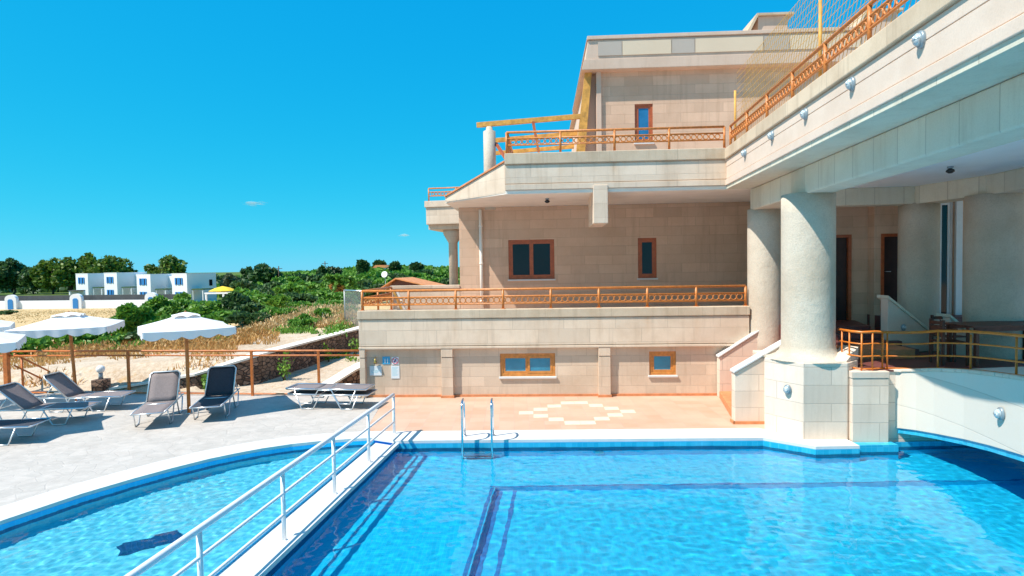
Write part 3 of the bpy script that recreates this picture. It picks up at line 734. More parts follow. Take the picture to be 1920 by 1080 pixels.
mb = MB(); wall_holes(mb, 3.56, 7.6, 1.25, 4.86, 0.45, 0.95, [(3.71, 4.55, 2.0, 3.86), (5.00, 5.34, 1.5, 4.62)]); mb.build('side_back_wall', M['wall'], Wg)
for x0, x1, z0, z1, y in ((2.30, 3.17, 1.74, 3.87, 0.75), (3.71, 4.55, 2.0, 3.86, 0.45)):
    mb = MB(); mb.box(x0, x0 + 0.07, y - 0.02, y + 0.1, z0, z1); mb.box(x1 - 0.07, x1, y - 0.02, y + 0.1, z0, z1); mb.box(x0 + .07, x1 - .07, y - 0.02, y + 0.1, z1 - 0.07, z1)
    d = mb.build('door_frame', M['frame'], Wg); mb = MB(); mb.box(x0 + .07, x1 - .07, y + 0.08, y + 0.13, z0, z1 - .07); mb.build('door', M['dark_door'], d)
    mb = MB(); mb.tube([(x0 + 0.14, y + 0.08, z0 + 0.95), (x0 + 0.14, y + 0.02, z0 + 0.95), (x0 + 0.24, y + 0.02, z0 + 0.95)], 0.01, 6); mb.build('handle', M['alu'], d)
window(Wg, 5.00, 5.34, 1.5, 4.62, 0.45, M['white_metal'], M['glass_dark'], 1, fw=0.05, sill=False, label='tall narrow glazed panel in a white frame')
mb = MB(); mb.box(5.36, 5.50, 0.38, 0.45, 1.25, 4.8); mb.build('white_mullion', M['white_metal'], Wg)
ring_railing('ring_railing', B2W(0.10, 0.0), FB - R(90), 13.0, 5.93, (6.46, 6.31, 6.15), 10, 'long rust-red ring railing running toward the viewer along the wing roof edge', RG, pitch=0.135, post_r=0.03)

# tall ball net above the wing roof
Nt = empty('ball_net', B2W(0.22, 0, 0), FB, 'tall ochre cord net on thin posts behind the wing roof railing', 'net')
for y, z0, z1 in ((0.05, 5.9, 7.3), (-4.72, 5.9, 7.35), (-9.5, 5.9, 8.0)):
    MB().tube([(0, y, z0), (0.0, y, z1)], 0.028, 8).build('post', M['ochre'], Nt)
mb = MB(); z0, z1 = 6.5, 9.4
for k in range(84):
    y = 0.0 - k * 0.13
    zt = 7.7 + 0.0 * k
    mb.bar((0.02, y, 5.95), (0.02, y - 0.9, zt), 0.0065, 0.0065)
for k in range(14):
    z = 6.0 + k * 0.13; mb.bar((0.02, 0, z), (0.02, -10.8, z), 0.0055, 0.0055)
mb.build('net', M['wire'], Nt)

# wall lamps (bulkhead lights)
lamp_proto = None
def wall_lamp(loc, rz, label, s=1.0):
    global lamp_proto
    if lamp_proto is None:
        r = empty('wall_lamp', (0, 0, 0), 0)
        mb = MB(); n = 20
        prof = [(0.085, 0.0), (0.085, 0.03), (0.07, 0.045)]
        vs = []; fs = []
        for rr, d in prof:
            for k in range(n): a = 2 * math.pi * k / n; vs.append((rr * math.cos(a), -d, 1.3 * rr * math.sin(a)))
        for i in range(2):
            for k in range(n): fs.append((i * n + k, i * n + (k + 1) % n, (i + 1) * n + (k + 1) % n, (i + 1) * n + k))
        fs.append(tuple(2 * n + k for k in range(n))); mb.add(vs, fs, True); mb.build('housing', M['lamp_body'], r)
        g = MB(); prof = [(0.062, 0.04), (0.058, 0.075), (0.035, 0.10), (0.0, 0.108)]; vs = []; fs = []
        for rr, d in prof:
            for k in range(n): a = 2 * math.pi * k / n; vs.append((rr * math.cos(a), -d, 1.3 * rr * math.sin(a)))
        for i in range(3):
            for k in range(n): fs.append((i * n + k, i * n + (k + 1) % n, (i + 1) * n + (k + 1) % n, (i + 1) * n + k))
        g.add(vs, fs, True); g.build('diffuser', M['lamp_glass'], r)
        c = MB(); c.torus((0, -0.07, 0), 0.066, 0.006, 'y', 18, 5); c.tube([(-0.062, -0.07, 0), (-0.03, -0.108, 0), (0.03, -0.108, 0), (0.062, -0.07, 0)], 0.005, 5)
        c.tube([(0, -0.07, -0.066), (0, -0.108, -0.03), (0, -0.108, 0.03), (0, -0.07, 0.066)], 0.005, 5); c.build('guard', M['alu'], r)
        lamp_proto = r; o = r
    else: o = copy_tree(lamp_proto)
    o.location = loc; o.rotation_euler = (0, 0, rz); o.scale = (s * .85, s * .85, s * .85)
    return tag(o, label, 'wall lamp', 'grey bulkhead lamps on the walls')
for y, lb in ((-7.81, 'round grey wall lamp on the wing fascia, nearest and largest of the row'),
              (-6.29, 'round grey wall lamp on the wing fascia, second nearest of the row'),
              (-4.76, 'round grey wall lamp on the wing fascia, middle one of five'),
              (-3.22, 'round grey wall lamp on the wing fascia, fourth from the viewer'),
              (-1.54, 'round grey wall lamp on the wing fascia, tiny one nearest the inner corner')):
    wall_lamp(B2W(0.0, y, 5.53), FB - R(90), lb)

# ceiling spotlights
def ceil_lamp(loc, label, cp=[None]):
    if cp[0] is None:
        r = empty('ceiling_lamp', (0, 0, 0))
        MB().lathe([(0.05, 0.0), (0.05, -0.03), (0.02, -0.035)], 0, 0, 16).build('canopy', M['lamp_body'], r)
        MB().lathe([(0.015, -0.03), (0.06, -0.06), (0.07, -0.09), (0.03, -0.12)], 0, 0, 16).build('shade', M['black'], r)
        cp[0] = r; o = r
    else: o = copy_tree(cp[0])
    o.location = loc; return tag(o, label, 'ceiling lamp', 'small dark ceiling lamps under the roofs')
ceil_lamp(B2W(3.0, -3.3, 4.86), 'small dark ceiling lamp under the covered wing, left of two on the blue-white ceiling')
ceil_lamp(B2W(3.3, -6.0, 4.86), 'small dark ceiling lamp under the covered wing near the right edge')
ceil_lamp((*A2W(0.9, 1.1)[:2], 4.975), 'small lamp on the terrace soffit left of the projecting beam')

# ================================================================ STAIRS, PLINTH, PLATFORM, BRIDGE
S = empty('entrance_stairs', (4.40, 11.6, 0), FA, 'pale stone stair flight with two sloping cheek walls and terracotta steps', 'stairs')
mb = MB(); mb.xprism([(0, 0), (1.1, 0), (1.1, 1.66), (1.0, 1.61), (0, 1.02)], 0, 0.2); mb.build('cheek_wall', M['plinth'], S, 0.012)
mb = MB(); mb.xprism([(0.40, 0), (2.9, 0), (2.9, 2.12), (2.1, 2.06), (0.40, 0.96)], 2.35, 2.55); mb.build('cheek_wall', M['plinth'], S, 0.012)
mb = MB(); mb.xprism([(0.38, 0.965), (2.1, 2.075), (2.1, 2.12), (0.38, 1.01)], 2.32, 2.58); mb.build('cheek_coping', M['coping'], S, 0.008)
mb = MB(); mb.xprism([(-0.02, 1.025), (1.0, 1.62), (1.0, 1.665), (-0.02, 1.07)], -0.03, 0.23); mb.build('cheek_coping', M['coping'], S, 0.008)
mb = MB()
for k in range(9):
    a = 0.02 + k * 0.28; mb.prism([(a + 0.02, 0.2), (3.6, 0.2), (3.6, 2.35), (a + 0.38, 2.35)], 0.001 + k * 0.16, 0.16 * (k + 1))
mb.build('steps', M['skirting'], S, 0.006)
mb = MB(); mb.box(-0.03, 0.6, -0.02, 0.0, 0.0, 0.06); mb.box(-0.03, -0.003, -0.02, 0.2, 0, 0.06); mb.build('skirting', M['skirting'], S)

Pl = empty('column_plinth', (0, 0, 0), 0, 'faceted block-stone plinth carrying the sunlit front column at the pool edge', 'plinth')
mb = MB(); mb.prism([(4.80, 11.15), (4.90, 11.02), (4.90, 10.98), (5.21, 10.47), (5.98, 10.43), (6.35, 10.75), (6.4, 12.2), (5.0, 12.2), (4.97, 11.45)], -0.1, 1.39); mb.build('body', M['plinth'], Pl, 0.012)
mb = MB(); mb.prism([(5.75, 10.62), (6.0, 10.50), (6.42, 10.85), (6.3, 11.2)], 1.385, [1.40, 1.42, 1.62, 1.62]); mb.build('flare', M['plinth'], Pl, 0.01)
wall_lamp((5.045, 10.72, 0.87), -math.atan2(0.51, 0.31) , 'round grey wall lamp on the faceted plinth beside the pool')
G_ = empty('gate_pier', (6.02, 10.35, 0), FA, 'short square block-stone pier standing between plinth and arched bridge', 'pier')
mb = MB(); mb.box(0, 0.63, 0, 0.7, -0.12, 1.12); mb.build('shaft', M['plinth'], G_, 0.01)
mb = MB(); mb.box(-0.01, 0.64, -0.01, 0.72, 1.125, 1.25); mb.build('cap', M['plinth'], G_, 0.012)
mb = MB(); mb.prism([(5.985, 10.163), (6.715, 10.163), (6.715, 10.36), (5.985, 10.36)], -0.14, -0.015); tag(mb.build('pool_edge_step', M['pool_band']), kind='structure')

Tp = empty('raised_platform', (0, 0, 0), 0, 'raised maroon-tiled platform under the covered wing behind the curved railing', 'platform')
mb = MB(); mb.prism([(6.36, 10.46), (12.8, 10.46), (12.8, 15.2), (6.36, 15.2)], -0.2, 1.22); mb.build('base', M['plinth'], Tp)
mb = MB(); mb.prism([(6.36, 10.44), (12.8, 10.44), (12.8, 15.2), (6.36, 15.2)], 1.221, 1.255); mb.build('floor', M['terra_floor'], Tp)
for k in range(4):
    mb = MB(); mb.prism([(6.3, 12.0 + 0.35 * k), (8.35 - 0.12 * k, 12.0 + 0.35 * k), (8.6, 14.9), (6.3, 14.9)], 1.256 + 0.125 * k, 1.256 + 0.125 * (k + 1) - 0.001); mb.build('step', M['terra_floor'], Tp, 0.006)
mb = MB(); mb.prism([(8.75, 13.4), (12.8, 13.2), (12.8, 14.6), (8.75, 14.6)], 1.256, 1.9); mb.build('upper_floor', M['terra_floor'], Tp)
mb = MB(); mb.xprism([(8.02, 1.256), (9.3, 1.256), (9.3, 1.35), (8.02, 2.4)], 12.5, 12.75); mb.build('cheek_wall', M['wing'], Tp, 0.01)
mb = MB(); mb.xprism([(8.00, 2.41), (9.3, 1.36), (9.3, 1.42), (8.00, 2.47)], 12.46, 12.85); mb.build('cheek_coping', M['beam'], Tp)
mb = MB(); mb.xprism([(8.75, 1.256), (9.6, 1.256), (9.6, 1.30), (8.75, 2.05)], 11.7, 11.95); mb.build('cheek_wall', M['wing'], Tp, 0.01)
mb = MB(); mb.xprism([(8.73, 2.06), (9.6, 1.31), (9.6, 1.37), (8.73, 2.12)], 11.66, 12.05); mb.build('cheek_coping', M['beam'], Tp)
wall_lamp((8.35, 12.5, 1.78), 0, 'round dark wall lamp on the shaded cheek wall behind the curved railing', 0.75)
wall_lamp((9.15, 11.7, 1.46), 0, 'round dark wall lamp low on the right shaded cheek wall', 0.75)
wall_lamp(B2W(2.0, 0.75, 4.05), FB, 'small wall lamp beside the left dark door', 0.7)

E1 = [(6.66, 10.64), (6.90, 10.42), (6.98, 10.1), (7.0, 9.7), (6.96, 9.0), (6.86, 8.4), (6.72, 7.7), (6.52, 6.4), (6.4, 5.0), (6.3, 3.4), (6.2, 1.2)]
ZT = [1.20, 1.22, 1.28, 1.36, 1.46, 1.53, 1.60, 1.68, 1.66, 1.55, 1.30]
ZB = [0.14, 0.20, 0.25, 0.31, 0.42, 0.51, 0.60, 0.68, 0.66, 0.50, 0.20]
Bg = empty('arched_footbridge', (0, 0, 0), 0, 'smooth white curved footbridge springing over the right side of the pool', 'bridge')
mb = MB(); n = len(E1); vs = []
for (x, y), zt, zb in zip(E1, ZT, ZB): vs += [(x, y, zb), (x, y, zt), (x + 1.9, y + 0.3, zt), (x + 1.9, y + 0.3, zb)]
fs = []
for i in range(n - 1):
    a = 4 * i; b = a + 4
    for k in range(4): fs.append((a + k, a + (k + 1) % 4, b + (k + 1) % 4, b + k))
fs += [(0, 3, 2, 1), (4 * n - 4, 4 * n - 3, 4 * n - 2, 4 * n - 1)]
mb.add(vs, fs); mb.build('deck', M['white_wall'], Bg, 0.01)
mb = MB(); vs = []
for (x, y), zb in zip(E1, ZB): vs += [(x + 0.03, y + .01, zb - .09), (x + 0.03, y + .01, zb - .002), (x + 1.8, y + 0.3, zb - .002), (x + 1.8, y + 0.3, zb - .09)]
mb.add(vs, fs); mb.build('underside_shade', M['pool_band'], Bg)  # teal strip paints the shade on the bridge's underside
mb = MB()
E1v = [Vector((x, y, z)) for (x, y), z in zip(E1, ZT)]
def along(pts, step):
    out = []; carry = 0
    for a, b in zip(pts, pts[1:]):
        L = (b - a).length; t = carry
        while t < L: out.append(a.lerp(b, t / L)); t += step
        carry = t - L
    return out
ks = along(E1v, 0.32)
for i, (a, b) in enumerate(zip(ks, ks[1:])):
    d = (b - a).normalized(); mb.bar(a + d * 0.006 + Vector((0.08, 0, 0.028)), b - d * 0.006 + Vector((0.08, 0, 0.028)), 0.2, 0.055)
mb.build('kerb_stones', M['plinth'], Bg, 0.015)
wall_lamp((6.79, 8.1, 1.05), math.radians(-100), 'round pale wall lamp on the white side of the curved footbridge')
# curved orange railing
Cr = empty('curved_railing', (0, 0, 0), 0, 'bright orange four-bar railing curving round the platform and along the footbridge', 'railing')
path = [Vector(p) for p in ((6.10, 10.95, 1.28), (6.14, 10.62, 1.28), (6.22, 10.42, 1.28), (6.45, 10.40, 1.29), (6.70, 10.54, 1.27), (6.95, 10.36, 1.29), (7.04, 10.05, 1.34), (7.06, 9.7, 1.41), (7.02, 9.0, 1.51),
                                (6.92, 8.4, 1.58), (6.78, 7.7, 1.65), (6.58, 6.4, 1.72), (6.46, 5.0, 1.71), (6.36, 3.4, 1.6))]
HT = [0.66, 0.66, 0.66, 0.66, 0.65, 0.64, 0.63, 0.62, 0.59, 0.56, 0.53, 0.53, 0.53, 0.53]
for i, dz in enumerate((1.0, 0.68, 0.34, 0.0)):
    MB().tube([p + Vector((0, 0, dz * h_)) for p, h_ in zip(path, HT)], 0.024 if i == 0 else 0.014, 8).build(('handrail', 'bar', 'bar', 'bar')[i], M['rail_orange'], Cr)
for k, p in enumerate([path[0].lerp(path[1], .3), path[0].lerp(path[1], .9), path[2], path[3].lerp(path[2], 0.2), path[4].lerp(path[3], .2), path[4].lerp(path[5], .15), path[7], path[8].lerp(path[9], .1), path[10].lerp(path[9], .3), path[11], path[12]]):
    MB().tube([(0, 0, -0.03), (0, 0, 0.64 if p.y > 9.3 else 0.54)], 0.015, 8).build('post', M['rail_orange'], Cr, loc=p)

# table and bench set under the wing
Tb = empty('garden_table', (8.9, 10.95, 1.255), R(4), 'dark brown slatted garden table under the wing behind the orange railing', 'table')
mb = MB()
for k in range(6): mb.box(-0.65, 1.2, -0.4 + k * 0.135, -0.4 + k * 0.135 + 0.12, 0.72, 0.75)
mb.build('tabletop', M['dark_wood'], Tb)
mb = MB(); mb.box(-0.55, 1.1, -0.33, -0.29, 0.64, 0.72); mb.box(-0.55, 1.1, 0.29, 0.33, 0.64, 0.72); mb.build('apron', M['dark_wood'], Tb)
for x, y in ((-0.5, -0.3), (1.05, -0.3), (-0.5, 0.3), (1.05, 0.3)):
    mb = MB(); mb.box(x - .03, x + .03, y - .03, y + .03, 0, 0.72); mb.build('leg', M['dark_wood'], Tb)
def chair(loc, rz, label, cp=[None]):
    if cp[0] is None:
        r = empty('garden_chair'); 
        mb = MB(); [mb.box(-.22, .22, -0.2 + k * .075, -0.2 + k * .075 + .06, .42, .44) for k in range(6)]; mb.build('seat', M['dark_wood'], r)
        mb = MB(); [mb.box(-.22, .22, .2, .225, z, z + .06) for z in (.55, .65, .75)]; mb.build('backrest', M['dark_wood'], r)
        for x in (-.2, .2):
            for y, h in ((-.2, .62), (.215, .84)):
                mb = MB(); mb.box(x - .02, x + .02, y - .02, y + .02, 0, h); mb.build('leg', M['dark_wood'], r)
            mb = MB(); mb.box(x - .025, x + .025, -.24, .23, .62, .645); mb.build('armrest', M['dark_wood'], r)
        cp[0] = r; o = r
    else: o = copy_tree(cp[0])
    o.location = loc; o.rotation_euler = (0, 0, rz); return tag(o, label, 'chair', 'dark wooden chairs at the garden table')
chair((8.75, 10.55 + 1.15, 1.255), 0.1, 'dark wooden garden chair on the far side of the table')
chair((8.18, 10.95, 1.255), R(82), 'dark wooden garden chair at the left end of the table')

# ================================================================ POOLSIDE OBJECTS
# white safety railing on the divider
d0 = Vector((-2.33, 11.28, 0)); wdir = Vector((-0.115, -1, 0)).normalized()
Wr = empty('safety_railing', (0, 0, 0), 0, 'white painted three-bar railing along the divider between the two pools', 'railing')
PP = [0.0, 1.38, 2.80, 4.28, 5.85, 7.5, 9.2]
pts = [d0 + wdir * a for a in PP]; pts = [Vector((p.x, p.y, 0.0 if i == 0 else -0.09)) for i, p in enumerate(pts)]
TZ = 0.77
MB().tube([Vector((p.x, p.y, TZ)) for p in pts], 0.036, 10).build('handrail', M['white_metal'], Wr)
for dz in (0.50, 0.24): MB().tube([Vector((p.x, p.y, dz)) for p in pts], 0.02, 8).build('bar', M['white_metal'], Wr)
for p in pts:
    mb = MB(); mb.tube([(0, 0, 0), (0, 0, TZ - p.z)], 0.028, 8); mb.tube([(0, 0, 0), (0, 0, 0.015)], 0.045, 12); mb.build('post', M['white_metal'], Wr, loc=p)

# pool ladder
Ld = empty('pool_ladder', (-0.68, 10.72, 0), -0.03, 'stainless steel pool ladder with two tall hoops at the back edge of the pool', 'ladder')
for x in (-0.27, 0.27):
    pts = [(x, -0.10, -1.1), (x, -0.10, 0.0), (x, -0.10, 0.62)]
    for k in range(1, 7): a = math.pi * k / 7; pts.append((x, 0.09 - 0.19 * math.cos(a), 0.62 + 0.14 * math.sin(a)))
    pts += [(x, 0.28, 0.6), (x, 0.30, 0.01)]
    MB().tube(pts, 0.021, 10).build('rail', M['chrome'], Ld)
    MB().lathe([(0.045, 0.012), (0.045, 0.03), (0.022, 0.04)], x, 0.30, 14).build('flange', M['chrome'], Ld)
for z in (-0.25, -0.5, -0.75):
    mb = MB(); mb.box(-0.25, 0.25, -0.15, -0.06, z, z + 0.03); mb.build('tread', M['chrome'], Ld, 0.005)

# inlet lamp plate on far pool wall; drain cover in the paddling pool
mb = MB(); mb.lathe([(0.09, 0), (0.09, 0.02), (0.06, 0.03)], 0, 0, 20)
o = mb.build('pool_light', M['white_metal'], None); o.location = (1.55, 10.685, -0.42); o.rotation_euler = (R(90), 0, 0)
tag(o, 'small round white underwater light on the back pool wall', 'pool light')
mb = MB(); mb.box(-0.30, 0.30, -0.13, 0.13, 0, 0.02)
for k in range(9): mb.box(-0.28 + k * 0.065, -0.25 + k * 0.065, -0.11, 0.11, 0.02, 0.03)
o = mb.build('drain_grate', M['pool_dark'], None); o.location = (-4.72, 7.45, -0.548); o.rotation_euler = (0, 0, R(38)); o.scale = (1.15, 1.3, 1)
tag(o, 'dark rectangular floor grate under the paddling pool water', 'drain grate'); o.cycles.is_caustics_receiver = True

# signs
def sign(name, x0, x1, z0, z1, m, label, cat, extra=None):
    r = empty(name, A2W(x0, 0.12), FA, label, cat, 'notices on the basement wall')
    mb = MB(); mb.box(0, x1 - x0, -0.012, -0.002, z0, z1); mb.build('board', m, r)
    if extra:
        for nm, mt, f in extra: mb = MB(); f(mb, x1 - x0, z0, z1); mb.build(nm, mt, r)
    return r
M['sign_blue'] = plain('sign blue', (0.04, 0.35, 0.62), 0.4, 0, 0.03)
M['sign_red'] = plain('sign red', (0.62, 0.08, 0.14), 0.4, 0, 0.03)
M['sign_cyan'] = plain('pale cyan ink', (0.42, 0.66, 0.72), 0.6, 0, 0.03)
M['ink'] = plain('dark blue ink', (0.02, 0.05, 0.22), 0.5, 0, 0.03)
M['paper'] = plain('white notice card', (0.72, 0.76, 0.78), 0.6, 0, 0.02)
def figs(mb, W, z0, z1):
    for cx in (W * .33, W * .67):
        h = z1 - z0; mb.tube([(cx, -0.016, z0 + h * .78), (cx, -0.0161, z0 + h * .80)], 0.011, 8)
        mb.box(cx - .009, cx + .009, -.016, -.0125, z0 + h * .15, z0 + h * .70)
def ringf(mb, W, z0, z1): mb.torus((W / 2, -0.014, (z0 + z1) / 2), (z1 - z0) * .40, 0.009, 'y', 22, 5); mb.bar((W * .2, -.015, z1 - .04), (W * .8, -.015, z0 + .04), .006, .012)
def figf(mb, W, z0, z1):
    mb.bar((W * .35, -.0145, z0 + .06), (W * .62, -.0145, z1 - .06), .004, .028); mb.tube([(W * .66, -.0145, z1 - .05), (W * .66, -.0146, z1 - .045)], .012, 8)
def lines(a, b, n, m0):
    def f(mb, W, z0, z1):
        for k in range(n):
            z = lerp(z1 - (z1 - z0) * a, z0 + (z1 - z0) * b, k / max(1, n - 1)); mb.box(W * .14, W * (.86 - m0 * (k % 3) * .1), -.0135, -.0122, z - .006, z + .006)
    return f
sign('pictogram_sign', -3.27, -3.08, 0.83, 1.02, M['sign_blue'], 'small square blue sign with two standing figures', 'sign', [('figures', M['paper'], figs)])
sign('pictogram_sign', -3.04, -2.86, 0.82, 1.01, M['paper'], 'small square prohibition sign with a red ring', 'sign', [('red_ring', M['sign_red'], ringf), ('figure', M['ink'], figf)])
sign('notice_board', -3.60, -3.30, 0.55, 0.79, M['paper'], 'white landscape notice card with pale cyan writing, lower left of the group', 'sign', [('writing', M['sign_cyan'], lines(.45, .32, 3, 1))])
sign('notice_board', -3.06, -2.85, 0.47, 0.79, M['paper'], 'white upright notice card under the prohibition sign', 'sign', [('writing', M['sign_cyan'], lines(.14, .25, 8, 1))])
Em = empty('brass_bell', A2W(-3.44, 0.12), FA, 'small aged brass hook and bell left of the blue sign', 'bell')
mb = MB(); mb.tube([(0, 0, 1.0), (0, -0.05, 1.02), (0, -0.07, 0.97)], 0.008, 6); mb.build('bracket', M['brass'], Em)
mb = MB(); mb.lathe([(0.012, 0.975), (0.025, 0.95), (0.032, 0.90), (0.045, 0.865)], 0, -0.07, 16); mb.build('bell', M['brass'], Em)

# boundary fence
FP = [Vector((-13.9, 15.70, 0)), Vector((-10.14, 15.38, 0)), Vector((-6.72, 15.0, 0)), Vector((-4.95, 14.84, 0)), Vector((-3.86, 14.72, 0))]
Fn = empty('boundary_fence', (0, 0, 0), 0, 'rust-orange metal post and rail fence along the back of the stone deck', 'fence')
for i, z in enumerate((1.16, 1.04, 0.05)):
    MB().tube([Vector((p.x, p.y, z)) for p in FP], 0.026 if i == 0 else 0.022, 8).build('rail', M['fence'], Fn)
for x_, y_ in ((-10.14, 15.38), (-6.72, 15.0), (-4.95, 14.84)):
    mb = MB(); mb.box(-.028, .028, -.028, .028, -0.05, 1.15); mb.build('post', M['fence'], Fn, loc=(x_, y_, 0))
mb = MB(); mb.box(-.055, .055, -.055, .055, -0.05, 1.24); mb.tube([(0, 0, 1.24), (0, 0, 1.30)], [.05, .01], 8); mb.build('gate_post', M['fence'], Fn, loc=(-13.55, 15.62, 0))
St = empty('step_railing', (0, 0, 0), 0, 'rust-orange sloping handrail dropping behind the fence at the far left', 'railing')
a = Vector((-13.45, 15.75, 1.08)); b = Vector((-13.25, 17.5, -0.05))
for dz in (0, -0.32): MB().tube([a + Vector((0, 0, dz)), b + Vector((0, 0, dz))], 0.024, 8).build('rail', M['fence'], St)
for k in (0.12, 0.9):
    p = a.lerp(b, k); MB().tube([p, Vector((p.x, p.y, -0.4))], 0.028, 8).build('post', M['fence'], St)

# globe garden lamp on its stone stub
Gl = empty('globe_lamp', (-11.35, 16.05, 0), 0, 'white globe garden lamp on a low stone stub behind the fence', 'lamp')
mb = MB()
mb.lathe([(0.012, 0.47)] + [(0.11 * math.sin(math.pi * k / 10), 0.58 - 0.11 * math.cos(math.pi * k / 10)) for k in range(1, 10)] + [(0.008, 0.69)], 0, 0, 20); mb.build('globe', M['white_metal'], Gl)
mb = MB(); mb.lathe([(0.06, 0.30), (0.05, 0.48)], 0, 0, 14); mb.build('neck', M['lamp_body'], Gl)
M['rubble'] = None
def rubble_mat():
    m, t, b = newmat('dark rubble stone'); co = N(t, 'ShaderNodeTexCoord').outputs['Object']
    mp = N(t, 'ShaderNodeMapping'); mp.inputs['Scale'].default_value = (1, 1, 1.7); t.links.new(co, mp.inputs[0])
    v = N(t, 'ShaderNodeTexVoronoi', feature='DISTANCE_TO_EDGE'); v.inputs['Scale'].default_value = 5; t.links.new(mp.outputs[0], v.inputs['Vector'])
    v2 = N(t, 'ShaderNodeTexVoronoi'); v2.inputs['Scale'].default_value = 5; t.links.new(mp.outputs[0], v2.inputs['Vector'])
    sp = N(t, 'ShaderNodeSeparateColor'); t.links.new(v2.outputs['Color'], sp.inputs[0])
    c = mixc(t, sp.outputs[0], (0.11, 0.065, 0.045), (0.34, 0.22, 0.16)); e = ramp(t, v.outputs['Distance'], 0.02, 0.09)
    c = mixc(t, mth(t, 'SUBTRACT', 1.0, e), c, (0.05, 0.035, 0.03)); t.links.new(c, b.inputs['Base Color']); b.inputs['Roughness'].default_value = 0.95
    bump(t, b, mth(t, 'ADD', mth(t, 'MULTIPLY', e, 2.0), tnoise(t, co, 18)), 0.9, 0.03); return m
M['rubble'] = rubble_mat()
mb = MB(); mb.box(-0.16, 0.16, -0.16, 0.16, -0.05, 0.30); mb.build('stub', M['rubble'], Gl)

# retaining walls
def ret_wall(pts, base, label, th=0.32):
    r = empty('retaining_wall', (0, 0, 0), 0, label, 'wall')
    mb = MB(); mc = MB(); L = []
    for i, p in enumerate(pts):
        a = Vector(pts[max(0, i - 1)][:2]); b = Vector(pts[min(len(pts) - 1, i + 1)][:2]); d = (b - a).normalized(); nn = Vector((-d.y, d.x))
        L.append((Vector(p[:2]), nn, p[2]))
    vs = []; vc = []
    for p, nn, z in L:
        a = p + nn * th; b = p; vs += [(a.x, a.y, base), (b.x, b.y, base), (b.x, b.y, z - .05), (a.x, a.y, z - .05)]
        a2 = p + nn * (th + .04); b2 = p - nn * .05; vc += [(a2.x, a2.y, z - .048), (b2.x, b2.y, z - .048), (b2.x, b2.y, z + .01), (a2.x, a2.y, z + .01)]
    n = len(L); fs = []
    for i in range(n - 1):
        for k in range(4): fs.append((4*i + k, 4*i + (k+1) % 4, 4*i + 4 + (k+1) % 4, 4*i + 4 + k))
    fs += [(0, 3, 2, 1), (4*n - 4, 4*n - 3, 4*n - 2, 4*n - 1)]
    mb.add(vs, fs); mc.add(vc, fs); mb.build('masonry', M['rubble'], r); mc.build('coping', M['soffit'], r)
ret_wall(WALLP, -0.3, 'long dark rubble retaining wall with pale coping climbing behind the fence')
ret_wall([(-5.0, 15.5, 0.08), (-4.45, 16.3, 0.40), (-3.9, 17.2, 0.62)], -0.2, 'short dark stone ramp wall with pale top beside the building corner')

